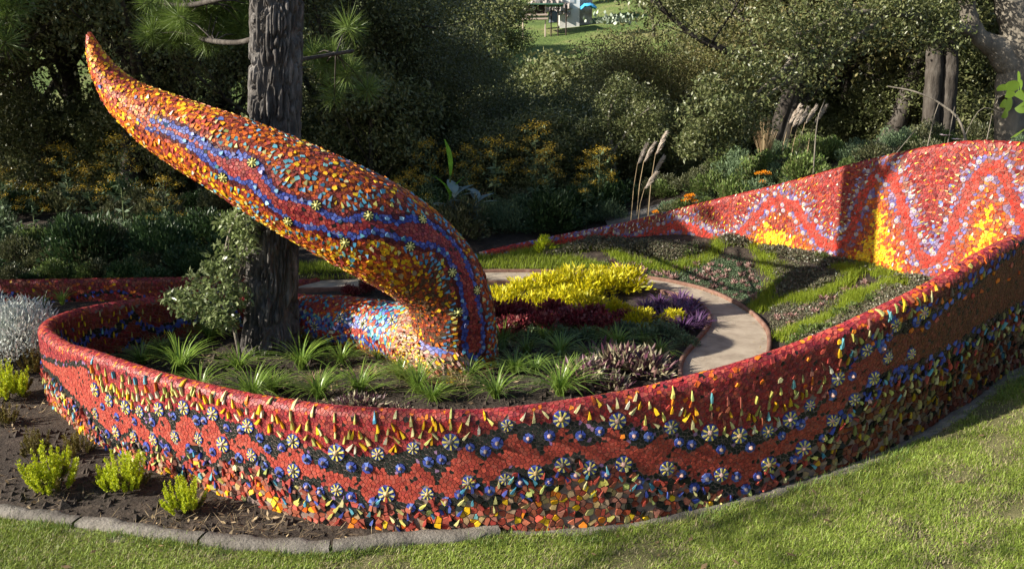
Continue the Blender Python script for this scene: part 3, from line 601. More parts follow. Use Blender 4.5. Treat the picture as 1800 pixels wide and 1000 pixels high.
# radial slivers along the band
C = poisson(.85, TL, -1.4, 1.4, .04, lambda u, x: abs(x) < math.pi * trad(u)); d, an, sg = dcore(C[:, 0], C[:, 1]); m = (d > .095) & (d < .2 + .05 * np.sin(C[:, 0] * 9)); k1, a1, d1, s1 = C[m], an[m], d[m], sg[m]
fl, fn = kites(k1, a1 + rng.normal(0, .15, len(k1)), rng.uniform(.035, .055, len(k1)), rng.uniform(.014, .024, len(k1)), .9)
col = mix(len(k1), (TURQ, 1.2), (LEMO, .5), ([(.12, .3, .5)], .7), (VERM, .4), (YELL, .15)); b = k1[:, 0] < 1.6; col[b] = mix(b.sum(), (LEMO, .4), (VERM, 1), (CREA, .3), (ORAN, .6)); ST.add(fl, fn, k1, col, 0, rng.uniform(.008, .014, len(k1)), .15, 1)
# large loose shards
C = poisson(.0, TL, -1.5, 1.5, .046, lambda u, x: abs(x) < math.pi * trad(u)); d, an, sg = dcore(C[:, 0], C[:, 1]); sg = sg * up_sign; m = (d > .2) | ((C[:, 0] < .95)); C, d, sg = C[m], d[m], sg[m]; s = C[:, 0]
fl, fn = chunks(C, rng.uniform(.017, .028, len(C)) * np.clip(.55 + s * .4, .55, 1.0)); col = mix(len(C), (ORAN, 2.0), (YELL, .6), (TURQ, .6), ([(.10, .3, .5)], .3), (LEMO, .22), (VERM, .5), (PURP, .08))
m = (sg < 0); col[m] = mix(m.sum(), (ORAN, .8), (YELL, 1.3), (VERM, .5), (TURQ, .3), (LEMO, .4)); m = s < 1.6; col[m] = mix(m.sum(), (YELL, 1.6), (ORAN, 1.1), (VERM, .5), (LBLU, .06))
m = (s > TL - 1.9) & (sg < 0); col[m] = mix(m.sum(), (ORAN, .8), (YELL, .7), (RUST, 1), (SAND, .3)) * .8; m = (s > TL - 1.35) & (sg < 0); col[m] = mix(m.sum(), (ORAN, .2), (YELL, .16), (RUST, 1.2), ([(.10, .05, .03), (.13, .08, .04)], 1.6)) * .9; m = (s > TL - 1.3) & (sg > 0); col[m] = mix(m.sum(), (TURQ, 1), (RUST, 1), (SAND, .4), (LEMO, .3))  # shards by the foot browned and darkened to paint the underside's shade
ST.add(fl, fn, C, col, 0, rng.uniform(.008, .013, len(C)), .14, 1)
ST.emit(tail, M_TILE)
YF = rosette('flower', (.12, .12, .04)); YF.col = [np.where(c[:, 2:3] > c[:, :1] * 1.2, np.array([[.03, .04, .02]]), np.array([[.78, .7, .22]])) for c in YF.col]; YFm = YF.mesh('mosaic_flower', M_TILE)
for x, y in [(444, 287), (556, 362), (648, 379), (741, 387), (720, 432), (607, 426), (506, 388), (795, 478), (838, 510), (805, 548), (393, 312)]:
    u, v = qt(x, y); place_on(tsurf, 'mosaic_flower', YFm, u, v, tail, .85)

TUBE = [(-2.75, 8.66, .16, .17), (-2.3, 8.6, .18, .22), (-1.85, 8.45, .2, .265), (-1.4, 8.22, .2, .28), (-1.05, 8.0, .19, .30), (-.79, 7.76, .13, .31), (-.61, 7.52, -.03, .31), (-.52, 7.33, -.32, .28)]
usurf, UL, urad, us_, UA = sweep(TUBE, (0, -1, .3))
V, F = body_core(usurf, UL, urad); link('ground_coil', make_mesh('ground_coil', V, F, M_GROUT, np.broadcast_to((.2, .08, .06), (len(F), 3)), True), wall)
SU = Shards(usurf)
f, n, c = voronoi(.0, UL, -1.1, 1.1, .036, .45); keep = (abs(c[:, 1]) < math.pi * urad(c[:, 0])); own = np.repeat(np.arange(len(n)), n); f, n, c = f[keep[own]], n[keep], c[keep]
z = usurf(c[:, 0], c[:, 1])[:, 2]; s = c[:, 0]; zn = (z - np.interp(s, us_, UA[:, 2])) / urad(s) + .16 * np.sin(s * 7.5) + rng.normal(0, .07, len(s))
col = mix(len(c), (VERM, 1.4), (ORAN, .5), (TURQ, .2)); m = zn < .62; col[m] = mix(m.sum(), (TURQ, .8), (CREA, .2), (VERM, .9), (LBLU, .8), (BLUE, .4))
m = zn < .3; col[m] = mix(m.sum(), (BLUE, .5), (LBLU, 1), (CREA, .15)); m = zn < .08; col[m] = mix(m.sum(), (VERM, 1), (CRIM, .5)); m = zn < -.15; col[m] = mix(m.sum(), (BLUE, 1), (LBLU, .6)); m = zn < -.32; col[m] = mix(m.sum(), (YELL, .6), (TERR, 1), (SAND, .5))
e = s - (UL - 1.02); P3 = usurf(c[:, 0], c[:, 1]); m = (e > -.3) & (e < .04) & (zn > 0); col[m] = mix(m.sum(), (TURQ, 1.2), (BLUE, .5), (VERM, .7), (ORAN, .3))
m = (e > .04); col[m] = mix(m.sum(), (SAND, 1), (YELL, .35), (TERR, .6), (PINK, .15)); 
def patch(px, py, r):
    q = at_y(px, py, 7.6); tgt = None; P = P3; x, y, _ = project(P); fr = (P[:, 1] < np.interp(s, us_, UA[:, 1])); k = np.argmin((x - px) ** 2 + (y - py) ** 2 + np.where(fr, 0, 1e6)); return np.linalg.norm(P - P[k], axis=1) < r * (1 + .15 * rng.random(len(P)))
m = patch(776, 590, .19); col[m] = mix(m.sum(), (LBLU, 1), (PURP, .4)); m = patch(774, 588, .115); col[m] = mix(m.sum(), (VERM, 1))
SU.add(f, n, c, col, -.002, rng.uniform(.005, .010, len(n)), .12, .87)
C = poisson(UL - .85, UL, -1.0, 1.0, .03); C = C[(abs(C[:, 1]) < math.pi * urad(C[:, 0]) * .8)]; P3b = usurf(C[:, 0], C[:, 1]); x, y, _ = project(P3b); C = C[~((np.hypot(x - 776, y - 590) < 42))]
fl, fn = kites(C, math.pi + rng.normal(0, .35, len(C)), rng.uniform(.03, .055, len(C)), rng.uniform(.01, .016, len(C)), .7); SU.add(fl, fn, C, mix(len(C), (SAND, 1.4), (YELL, .4), (TERR, .6), (PINK, .4)), 0, rng.uniform(.012, .03, len(C)), .5, 1)
C = poisson(.6, UL - .9, -.5, 1.0, .055); fl, fn = kites(C, math.pi / 2 + rng.normal(0, .4, len(C)), rng.uniform(.03, .05, len(C)), rng.uniform(.014, .02, len(C)), .7); SU.add(fl, fn, C, mix(len(C), (CREA, .4), (LEMO, .7), (TURQ, .9), (ORAN, .5)), 0, .011, .15, 1)
SU.emit(wall, M_TILE, piece='coil_tile', rest='coil_mosaic', most=150)
YF2 = rosette('flower', (.12, .12, .04)).mesh('mosaic_flower', M_TILE)
for px, py in [(558, 572), (595, 560), (640, 567), (690, 563), (735, 580)]:
    P = P3; x, y, _ = project(P); fr = P[:, 1] < np.interp(s, us_, UA[:, 1]); k = np.argmin((x - px) ** 2 + (y - py) ** 2 + np.where(fr, 0, 1e6)); place_on(usurf, 'mosaic_flower', YF2, c[k, 0], c[k, 1], wall, 1.0)

# ---- low dark mosaic wall behind the loop at the left
LW = []
for px, pt, Y in [(-140, 495, 9.95), (-60, 493, 9.98), (30, 492, 10.0), (150, 490, 10.05), (300, 488, 10.1), (380, 486, 10.2), (440, 485, 10.35), (500, 484, 10.6), (560, 486, 11.0)]:
    q = at_y(px, pt, Y); LW.append((q[0], q[1], q[2] * (1 if px < 450 else .6), -.05))
LC = catmull(LW, 8, step=.04); LUa = np.r_[0, np.cumsum(np.linalg.norm(np.diff(LC[:, :2], axis=0), axis=1))]; Tq = np.gradient(LC[:, :2], axis=0); Tq /= np.linalg.norm(Tq, axis=1)[:, None]
def lsurf(u, p, h=0.0):
    u = np.asarray(u, float); p = np.asarray(p, float); g = lambda a: np.interp(u, LUa, a); r = .05; a = math.pi * r / 2; ap = abs(p); ang = np.clip(ap, 0, a) / r
    off = (r + h) * np.sin(ang) * np.sign(p); z = g(LC[:, 2]) - r + (r + h) * np.cos(ang) - np.maximum(ap - a, 0); return np.stack([g(LC[:, 0]) + g(Tq[:, 1]) * off, g(LC[:, 1]) - g(Tq[:, 0]) * off, z], -1)
low = empty('low_mosaic_wall'); tag(low, 'low dark red mosaic wall running behind the loop at the far left', 'low wall')
us = np.arange(0, LUa[-1], .08); prof = [-.5, -.2, -.078, -.04, 0, .04, .078, .2, .5]; V = np.stack([lsurf(us, np.full(len(us), q)) for q in prof], 1).reshape(-1, 3); m_ = len(prof); i, j = np.meshgrid(np.arange(len(us) - 1), np.arange(m_ - 1), indexing='ij')
link('wall_core', make_mesh('wall_core', V, np.stack([i * m_ + j, i * m_ + j + 1, (i + 1) * m_ + j + 1, (i + 1) * m_ + j], -1).reshape(-1, 4), M_GROUT, np.broadcast_to((.11, .07, .06), ((len(us) - 1) * (m_ - 1), 3)), True), low)
SL = Shards(lsurf); f, n, c = voronoi(0, LUa[-1], -.08, .36, .036); col = mix(len(c), (CRIM, 1.4), (RUST, 1), (TERR, .3), (ORAN, .12), (YELL, .06)) * .8; m = abs(c[:, 1] - .24 - .05 * np.sin(c[:, 0] * 5)) < .03; col[m] = mix(m.sum(), (BLUE, .7), (DARK, .8), (CRIM, .6))
SL.add(f, n, c, col, -.002, rng.uniform(.004, .008, len(n)), .06, .87); SL.emit(low, M_TILE, most=120)
# ------------------------------------------------------------ terrain
def pxline(pts, z=0.0, m=10): return catmull([at_z(a, b, z)[:2] for a, b in pts], m)
def resamp(P, n):
    L = np.r_[0, np.cumsum(np.linalg.norm(np.diff(P, axis=0), axis=1))]; u = np.linspace(0, L[-1], n); return np.stack([np.interp(u, L, P[:, k]) for k in range(P.shape[1])], 1)
path_out = pxline([(380, 503), (500, 497), (600, 492), (700, 487), (850, 480), (1000, 481), (1100, 487), (1180, 498), (1250, 516), (1310, 546), (1345, 578), (1352, 605), (1346, 645), (1335, 700), (1300, 790)])
path_in = pxline([(380, 520), (500, 514), (600, 511), (700, 507), (850, 500), (1000, 500), (1080, 504), (1150, 513), (1210, 528), (1240, 548), (1247, 572), (1225, 602), (1200, 634), (1196, 664), (1206, 720), (1235, 800)])
path_out = resamp(path_out, 160); path_in = resamp(path_in, 160)
def seg_dist(P, L):
    best = np.full(len(P), 1e9); idx = np.zeros(len(P), int)
    for i in range(len(L)):
        d = (P[:, 0] - L[i, 0]) ** 2 + (P[:, 1] - L[i, 1]) ** 2; m = d < best; best = np.where(m, d, best); idx = np.where(m, i, idx)
    return np.sqrt(best), idx
WB = WC[WU < U_BE + 2.6][::4]; WBn = WN[WU < U_BE + 2.6][::4]
def inside_poly(P, Q):
    x, y = P[:, 0], P[:, 1]; c = np.zeros(len(P), bool); j = len(Q) - 1
    for i in range(len(Q)):
        xi, yi, xj, yj = *Q[i], *Q[j]
        if yi != yj: c ^= ((yi > y) != (yj > y)) & (x < (xj - xi) * (y - yi) / (yj - yi) + xi)
        j = i
    return c
path_area = np.vstack([path_out, path_in[::-1]]); inner_area = np.vstack([WC[::10, :2]])
LOOP = WC[::8, :2]
def hgt(x, y, rough=True):
    x = np.atleast_1d(np.asarray(x, float)); y = np.atleast_1d(np.asarray(y, float)); P = np.stack([x.ravel(), y.ravel()], 1); X, Y = P.T
    far = np.interp(Y, [0, 15.5, 18, 27, 45, 60, 70, 85, 110, 150, 300], [0, 0, -.8, -4.5, -2.2, 2.0, 4.7, 7.8, 13, 21, 45])
    far = far + sstep(20, 60, Y) * 2.0 * (fbm(X * .03 + 9, Y * .03) - .5) * 2 + np.where(Y > 40, np.abs(X) * .02, 0)
    g = .22 + 1.2 * sstep(1.0, 6.0, X) * sstep(9, 12, Y)
    dw, iw = seg_dist(P, WB); side = ((P - WB[iw, :2]) * WBn[iw]).sum(1); zf = WB[iw, 3] + .15
    dp, ip = seg_dist(P, path_out); inn = side < 0
    # bank between the path and the foot of the tall wall
    t = dp / (dp + dw + 1e-6); right = (X > -.6)
    po = inside_poly(P, path_area)
    Q = np.vstack([path_out, np.array([[-3.2, 5.2], [-4.2, 7.4], [-3.6, 9.2]])]); core = inside_poly(P, Q)
    z = np.where(inn & right & ~core & (Y > 7.2), zf * sstep(0, 1, t) ** .8, 0)
    outb = (side >= 0) & ((Y > 9.9) | (X > 6.9)) & (X > -1.2); z = np.where(outb, zf * .0 + np.clip(.15 + (g - .15) * sstep(.0, 1.2, dw), 0, 3), z)
    left = (Y > 10.15) & (X < -.8) & ~core & ~po; z = np.where(left & ~outb, .12 * sstep(10.15, 10.8, Y), z)
    lo = (Y < 9.5) & ~inside_poly(P, LOOP) & (X > .2) & ~outb; z = np.where(lo, lawnz(X) - .05, z)
    z = np.where(Y > 14, g * (1 - sstep(15.5, 24, Y)) + far, z)
    z = z + np.where(Y < 2, 0, 0)
    if rough: z = z + (~po) * (.035 * (fbm(X * 3, Y * 3) - .5) + .02 * (fbm(X * 14, Y * 14) - .5)) * (Y < 30) * np.where(Y < 12, sstep(0, .1, np.minimum(dp, 1)), 1)
    z = np.where(po, -.01, z)
    return z.reshape(x.shape)
xs = np.r_[np.linspace(-160, -10, 26)[:-1], np.arange(-10, 10, .09), np.linspace(10, 160, 26)]; ys = np.r_[-30, -10, 0, 2, np.arange(3, 17, .09), np.linspace(17, 60, 50), np.linspace(62, 300, 50)]
X, Y = np.meshgrid(xs, ys); Z = hgt(X, Y); m, n = len(xs), len(ys); i, j = np.meshgrid(np.arange(n - 1), np.arange(m - 1), indexing='ij')
M_SOIL = mat_noise('dark_soil', [(.25, (.018, .013, .010)), (.55, (.05, .037, .028)), (.8, (.11, .083, .062))], scale=9, bump=.9, bscale=35, bdist=.03)
m_, nn, bb = M_SOIL, M_SOIL.node_tree, M_SOIL.node_tree.nodes['Principled BSDF']
GV = np.stack([X.ravel(), Y.ravel(), Z.ravel()], 1)
M_MEADOW = mat_noise('meadow_grass', [(.3, (.05, .09, .02)), (.5, (.12, .17, .04)), (.7, (.25, .22, .1))], scale=.25, bump=.8, bscale=3, bdist=.3)
F = np.stack([i * m + j, i * m + j + 1, (i + 1) * m + j + 1, (i + 1) * m + j], -1).reshape(-1, 4)
tag(link('ground', make_mesh('ground', GV, F, None, smooth=True, mats=[M_SOIL, M_MEADOW], matidx=(GV[F[:, 0], 1] > 42).astype(int))), kind='structure')
# path with its edging
M_PATH = mat_noise('gravel_path', [(.25, (.20, .155, .115)), (.5, (.34, .28, .215)), (.65, (.40, .335, .26)), (.8, (.50, .43, .35))], scale=5, bump=.7, bscale=130, bdist=.008, detail=10)
k = 7; V = np.concatenate([(path_out * (1 - t) + path_in * t)[:, None] for t in np.linspace(0, 1, k)], 1); V = V.reshape(-1, 2)
V = np.column_stack([V, .012 + .008 * (fbm(V[:, 0] * 4, V[:, 1] * 4) - .5)]); i, j = np.meshgrid(np.arange(159), np.arange(k - 1), indexing='ij')
tag(link('path', make_mesh('path', V, np.stack([i * k + j, i * k + j + 1, (i + 1) * k + j + 1, (i + 1) * k + j], -1).reshape(-1, 4), M_PATH, smooth=True)), kind='structure')
def ribbon(L, w, z0, z1, wob=0.0, sc=6):
    L = np.asarray(L); T = np.gradient(L[:, :2], axis=0); T /= np.linalg.norm(T, axis=1)[:, None] + 1e-9; N = np.stack([-T[:, 1], T[:, 0]], 1)
    q = fbm(L[:, 0] * sc, L[:, 1] * sc, o=3) - .5; q2 = fbm(L[:, 0] * sc + 50, L[:, 1] * sc, o=3) - .5; w = np.broadcast_to(w, (len(L),)); prof = [(-.5, 0), (-.47, .8), (-.4, 1), (.0, 1.04), (.4, 1), (.47, .8), (.5, 0)]
    V = np.stack([np.column_stack([L[:, :2] + N * (w * a + (q if a < 0 else q2) * wob)[:, None], z0 + (z1 - z0) * b + 0 * q + (q2 * wob * .5 if b > .5 else 0)]) for a, b in prof], 1)
    k = len(prof); i, j = np.meshgrid(np.arange(len(L) - 1), np.arange(k - 1), indexing='ij'); return V.reshape(-1, 3), np.stack([i * k + j, (i + 1) * k + j, (i + 1) * k + j + 1, i * k + j + 1], -1).reshape(-1, 4)
M_EDGE = mat_noise('weathered_edging', [(.3, (.10, .05, .035)), (.6, (.2, .11, .08)), (.8, (.28, .2, .16))], scale=10, bump=.4, bscale=60)
for nm, L in (('outer', path_out), ('inner', path_in)):
    V, F = ribbon(L, .045, -.02, .05, .008); V = V; o = link('path_edging', make_mesh('path_edging', V, F, M_EDGE, smooth=True))
    tag(o, 'thin brown edging along the %s rim of the curved gravel path' % nm, 'edging')
# concrete kerb round the soil bed and the rough footing at the foot of the wall
M_CONC = mat_noise('old_concrete', [(.3, (.10, .088, .075)), (.55, (.19, .17, .145)), (.8, (.30, .27, .235))], scale=6, bump=1.0, bscale=45, bdist=.02, detail=10)
kerb_px = [(-420, 862), (-200, 872), (0, 895), (150, 914), (300, 936), (450, 953), (560, 958), (650, 950), (740, 943), (820, 936), (880, 926)]
KL = resamp(pxline(kerb_px, .05, 12), 260); kerb = empty('concrete_kerb'); cuts = [0, 38, 83, 121, 166, 207, 259]
for a, b in zip(cuts[:-1], cuts[1:]):      # cast in lengths with open joints
    V, F = ribbon(KL[a:b], .115 + rng.normal(0, .006), -.06, .06 + rng.normal(0, .004), .04, 7); link('kerb_length', make_mesh('kerb_length', V, F, M_CONC, smooth=True), kerb)
tag(kerb, 'weathered concrete kerb curving round the soil bed at the front left', 'kerb')
foot = np.array([wsurf(u, RW * 1.571 + .01, .0) for u in np.arange(U_R - 1.5, u_at(*at_z(860, 938)[:2], U_R, U_L) + .1, .05)]); Tn = np.gradient(foot[:, :2], axis=0); Tn /= np.linalg.norm(Tn, axis=1)[:, None]
V, F = ribbon(foot[:, :2] + np.stack([-Tn[:, 1], Tn[:, 0]], 1) * .035, .13, -.05, .03, .06, 5); V[:, 2] += lawnz(V[:, 0]); tag(link('wall_footing', make_mesh('wall_footing', V, F, M_CONC, smooth=True)), 'rough concrete footing showing between the mosaic wall and the lawn', 'footing')
# flat paving slabs half buried in the lawn beside the kerb
for px, py, s in [(130, 937, .16), (225, 950, .11), (60, 925, .1), (1880 * .36, 948, .07)]:
    p = at_z(px, py, .01); a = np.sort(rng.uniform(0, 6.28, 7)); r = s * rng.uniform(.7, 1.1, 7); B = np.column_stack([p[0] + r * np.cos(a), p[1] + r * .5 * np.sin(a)])
    V = np.vstack([np.column_stack([B, np.full(7, -.02)]), np.column_stack([B * .96 + p[:2] * .04, np.full(7, .025)]), [[p[0], p[1], .028]]])
    g = Geo(); g.add(V, [[i, (i + 1) % 7, 7 + (i + 1) % 7, 7 + i] for i in range(7)]); g.add(V, [[7 + i, 7 + (i + 1) % 7, 14] for i in range(7)])
    tag(g.build('flat_stone', M_CONC), 'flat grey stone half sunk in the lawn below the concrete kerb', 'stone', 'flat stones along the kerb')
# ------------------------------------------------------------ lawn: soil-green sheet and blades
front = WC[(WU > U_BE + 2.2) & (WU < U_L)]; fo_ = front[:, :2] + WN[(WU > U_BE + 2.2) & (WU < U_L)] * .06
kb = KL[:, :2]; j0 = np.argmin(np.hypot(fo_[:, 0] - kb[-1, 0], fo_[:, 1] - kb[-1, 1]))
lawn_poly = np.vstack([[[12, 2.2]], [[12, 6]], fo_[:j0:6], kb[::-1], [[-8, 2.2]]])
gx, gy = np.meshgrid(np.arange(-6, 10, .12), np.arange(2.4, 9, .12)); P = np.stack([gx.ravel(), gy.ravel()], 1)
M_LAWN = mat_noise('lawn_thatch', [(.3, (.06, .065, .02)), (.55, (.15, .14, .06)), (.75, (.30, .26, .15))], scale=2.2, bump=1, bscale=90, bdist=.02, detail=12)
n2, m2 = gx.shape; i, j = np.meshgrid(np.arange(n2 - 1), np.arange(m2 - 1), indexing='ij'); F = np.stack([i * m2 + j, i * m2 + j + 1, (i + 1) * m2 + j + 1, (i + 1) * m2 + j], -1).reshape(-1, 4)
cen = P[F].mean(1); F = F[inside_poly(cen, lawn_poly)]; zz = lawnz(P[:, 0]) + .02 + .02 * (fbm(P[:, 0] * 2, P[:, 1] * 2) - .5)
tag(link('lawn', make_mesh('lawn', np.column_stack([P, zz]), F, M_LAWN, smooth=True)), kind='structure')
def blades(P, z, h, w, lean, col, bend=.5):
    """curved grass blades: 3 stacked segments each; P (n,2)"""
    n = len(P); a = rng.uniform(0, 6.28, n); l = lean * rng.uniform(.2, 1, n); d = np.stack([np.cos(a), np.sin(a)], 1); q = np.stack([-d[:, 1], d[:, 0]], 1); b0 = np.column_stack([P, z]); out = []
    for t, ww in ((0, 1), (.5, .8), (1, .06)):
        c = b0 + np.column_stack([d * (l * h * t ** (1 + bend))[:, None], h * t * np.sqrt(np.clip(1 - (l * t * .7) ** 2, .1, 1))]); o = np.column_stack([q * (w * ww / 2)[:, None], np.zeros(n)]); out += [c - o, c + o]
    V = np.stack(out, 1).reshape(-1, 3); k = np.arange(n)[:, None] * 6; F = np.concatenate([k + [0, 1, 3, 2], k + [2, 3, 5, 4]], 1).reshape(-1, 4); return V, F, np.repeat(col, 2, axis=0)
M_BLADE = mat_leaf('grass_blade', None, rough=.5, trans=.3, spec=.35, attr=True)
N = 2600000; P = np.column_stack([rng.uniform(-5.5, 8.5, N), rng.uniform(2.8, 8.3, N)]); px, py, ff = project(np.column_stack([P, lawnz(P[:, 0])]))
keep = (px > -420) & (px < 2250) & (py < 1230) & inside_poly(P, lawn_poly); P = P[keep]; ff = ff[keep]
dens = fbm(P[:, 0] * 1.3 + 3, P[:, 1] * 1.3) * .55 + fbm(P[:, 0] * 6, P[:, 1] * 6) * .45; keep = rng.random(len(P)) < np.clip((dens - .33) * 9, .10, 1); P = P[keep]; dens = dens[keep]; n = len(P)
tone = fbm(P[:, 0] * 1.1 + 40, P[:, 1] * 1.1); dry = (rng.random(n) < .10 + .35 * sstep(.52, .36, dens))[:, None]
c = np.array([.23, .32, .055]) * rng.uniform(.55, 1.4, (n, 1)) * (1 + .8 * (tone[:, None] - .5)); c = c + np.array([.05, .02, 0]) * rng.random((n, 1)); c = np.where(dry, np.array([.42, .36, .2]) * rng.uniform(.6, 1.1, (n, 1)), c)
V, F, C = blades(P, lawnz(P[:, 0]) + .015, rng.uniform(.014, .042, n) * (.6 + .8 * dens), rng.uniform(.0028, .0055, n), rng.uniform(.8, 2.6, n), c)
tag(link('lawn_grass', make_mesh('lawn_grass', V, F, M_BLADE, C)), 'short patchy green lawn with dry straw-coloured spots in front of the wall', 'grass', kind='stuff')
ti = rng.integers(0, len(foot), 7000); P = foot[ti, :2] + np.stack([-Tn[:, 1], Tn[:, 0]], 1)[ti] * rng.uniform(.06, .20, (7000, 1)) ** 1.0 + rng.normal(0, .02, (7000, 2)); P2 = kb[rng.integers(0, len(kb), 5200)] + [0, 0] ; P2 = P2 + rng.normal(0, .03, P2.shape) + np.array([0, -.075]); P = np.vstack([P, P2]); P = P[fbm(P[:, 0] * 4, P[:, 1] * 4) > .45]; n = len(P)
V, F, C = blades(P, lawnz(P[:, 0]) + .005, rng.uniform(.03, .085, n), rng.uniform(.003, .006, n), rng.uniform(.5, 1.8, n), np.array([.14, .22, .045]) * rng.uniform(.5, 1.4, (n, 1)) + np.array([.12, .06, .02]) * (rng.random((n, 1)) < .3))
tag(link('edge_grass', make_mesh('edge_grass', V, F, M_BLADE, C)), 'longer uncut grass growing against the wall footing and the kerb', 'grass', kind='stuff')
n = 260; P = np.column_stack([rng.uniform(-3.5, 5, n), rng.uniform(3.4, 7, n)]); P = P[inside_poly(P, lawn_poly)]; n = len(P); a = rng.uniform(0, 6.28, n); L_ = rng.uniform(.025, .07, n); d = np.stack([np.cos(a), np.sin(a), rng.uniform(-.1, .3, n)], 1); q = np.stack([-d[:, 1], d[:, 0], rng.uniform(-.3, .3, n)], 1); b = np.column_stack([P, lawnz(P[:, 0]) + .04])
V = np.stack([b, b + d * (L_ * .5)[:, None] + q * (L_ * .2)[:, None], b + d * L_[:, None], b + d * (L_ * .5)[:, None] - q * (L_ * .2)[:, None]], 1).reshape(-1, 3)
tag(link('fallen_leaves', make_mesh('fallen_leaves', V, np.arange(4 * n).reshape(-1, 4), M_BLADE, np.array([.3, .2, .11]) * rng.uniform(.4, 1.4, (n, 1)))), 'scattered dry brown leaves lying on the lawn', 'leaves', kind='stuff')
# ------------------------------------------------------------ plants
def gnd(px, py, z0=0.0):
    z = z0
    for _ in range(14): p = at_z(px, py, z); z = .5 * z + .5 * float(hgt(p[0], p[1], False)[0])
    return np.array([p[0], p[1], z])
ORD = ['leftmost', 'second from the left', 'third from the left', 'fourth from the left', 'fifth from the left', 'sixth from the left', 'seventh from the left', 'eighth from the left', 'ninth from the left', 'tenth from the left', 'eleventh from the left', 'twelfth from the left', 'thirteenth from the left', 'fourteenth from the left', 'fifteenth from the left', 'sixteenth from the left']
def unit(n): v = rng.normal(size=(n, 3)); return v / np.linalg.norm(v, axis=1)[:, None]
def leaves(P, L, Wd, up=.5, axis=None, fold=.0, spread=1.9):
    """one quad leaf per point, blade along a random or given axis, face biased upwards"""
    n = len(P); a = unit(n) if axis is None else axis + unit(n) * spread * .4; a /= np.linalg.norm(a, axis=1)[:, None]
    nn = unit(n) + np.array([0, 0, up * 2]); nn -= a * (nn * a).sum(1)[:, None]; nn /= np.linalg.norm(nn, axis=1)[:, None] + 1e-9; q = np.cross(a, nn)
    L = np.broadcast_to(L, (n,)) * rng.uniform(.65, 1.25, n); Wd = np.broadcast_to(Wd, (n,)) * rng.uniform(.7, 1.2, n)
    V = np.stack([P, P + a * (L * .45)[:, None] + q * (Wd / 2)[:, None] + nn * (fold * Wd)[:, None], P + a * L[:, None], P + a * (L * .45)[:, None] - q * (Wd / 2)[:, None] + nn * (fold * Wd)[:, None]], 1).reshape(-1, 3)
    return V, np.arange(n * 4).reshape(-1, 4)
def ball(n, R, low=.35):
    d = unit(n); d[:, 2] = abs(d[:, 2]) * rng.choice([1, 1, 1, -.4], n); return d * (rng.uniform(low ** 3, 1, n) ** (1 / 3))[:, None] * np.asarray(R), d
def bush_mesh(name, mat, R, n, L, Wd, nclump=14, up=.5, cl=.35, stem=None):
    """mound of leaf clumps with stems under it"""
    g = Geo(); R = np.asarray(R, float); d = unit(nclump); d[:, 2] = abs(d[:, 2]); C = d * R * rng.uniform(.45, .85, (nclump, 1)); C[:, 2] += R[2] * .15
    own = rng.integers(0, nclump, n); q, dd = ball(n, R * cl * 1.15); P = C[own] + q; P[:, 2] = np.maximum(P[:, 2], .01)
    ax = P / (np.linalg.norm(P, axis=1)[:, None] + 1e-9) + np.array([0, 0, .4]); V, F = leaves(P, L, Wd, up, ax, .1); g.add(V, F)
    me = g.mesh(name, mat); 
    return me, C
def stems_mesh(C, r, mat, base=.04):
    g = Geo()
    for c in C:
        b = np.array([*rng.normal(0, base, 2), -.03]); m = (b + c) / 2 + np.array([*rng.normal(0, .03, 2), .02]); g.tube(catmull([b, m, c], 3), np.linspace(r, r * .4, 7), 4, cap=False)
    return g.mesh('stems', mat, True)
def plant_kind(name, mat, R, n, L, Wd, nclump=14, up=.5, cl=.35, stem=.005, smat=None, variants=2):
    out = []
    for _ in range(variants):
        me, C = bush_mesh('foliage', mat, R, n, L, Wd, nclump, up, cl); out.append((me, stems_mesh(C, stem, smat or M_STEM)))
    return (name, out)
def put(kind, p, s=1.0, label='', cat='plant', group=None, sz=1.0):
    name, out = kind; me, st = out[rng.integers(len(out))]
    e = empty(name, p, rng.uniform(0, 6.28)); e.scale = (s, s, s * sz); link('foliage', me, e); link('stems', st, e); tag(e, label, cat, group); return e
def grass_mesh(n, H, Wd, lean, r=.03, segs=6, droop=1.0, up=.25):
    a = rng.uniform(0, 6.28, n); d = np.stack([np.cos(a), np.sin(a)], 1); l = rng.uniform(up, 1, n) * lean; h = H * rng.uniform(.6, 1.1, n); b = np.column_stack([d * rng.uniform(0, r, n)[:, None], np.full(n, -.01)]); q = np.column_stack([-d[:, 1], d[:, 0], np.zeros(n)]); out = []
    for t in np.linspace(0, 1, segs):
        x = l * h * (.35 * t + .9 * t ** 2.2); z = h * (t - droop * l * .5 * t ** 2.6); c = b + np.column_stack([d * x[:, None], np.maximum(z, .005)]); w = Wd * (1 - t ** 3) * .5 + .0006; out += [c - q * w, c + q * w]
    V = np.stack(out, 1).reshape(-1, 3); k = np.arange(n)[:, None] * segs * 2; F = np.concatenate([k + [2 * i, 2 * i + 1, 2 * i + 3, 2 * i + 2] for i in range(segs - 1)], 1).reshape(-1, 4); return V, F
M_STEM = mat_noise('woody_stem', [(.3, (.05, .035, .02)), (.7, (.12, .09, .05))], scale=20, bump=0)
M_GSTEM = mat_noise('green_stem', [(.3, (.06, .09, .03)), (.7, (.14, .16, .07))], scale=20, bump=0)
M_LIRI = mat_leaf('arching_grass_leaf', [(.12, .22, .03), (.18, .28, .045), (.24, .34, .06), (.08, .15, .025)], rough=.35, trans=.35, spec=.5)
M_HEATH = mat_leaf('heather_sprig', [(.45, .52, .015), (.60, .64, .02), (.3, .4, .015), (.52, .56, .03)], rough=.6, trans=.35)
M_OLD = mat_leaf('browned_sprig', [(.12, .10, .02), (.2, .17, .03), (.09, .06, .02)], rough=.7, trans=.2)
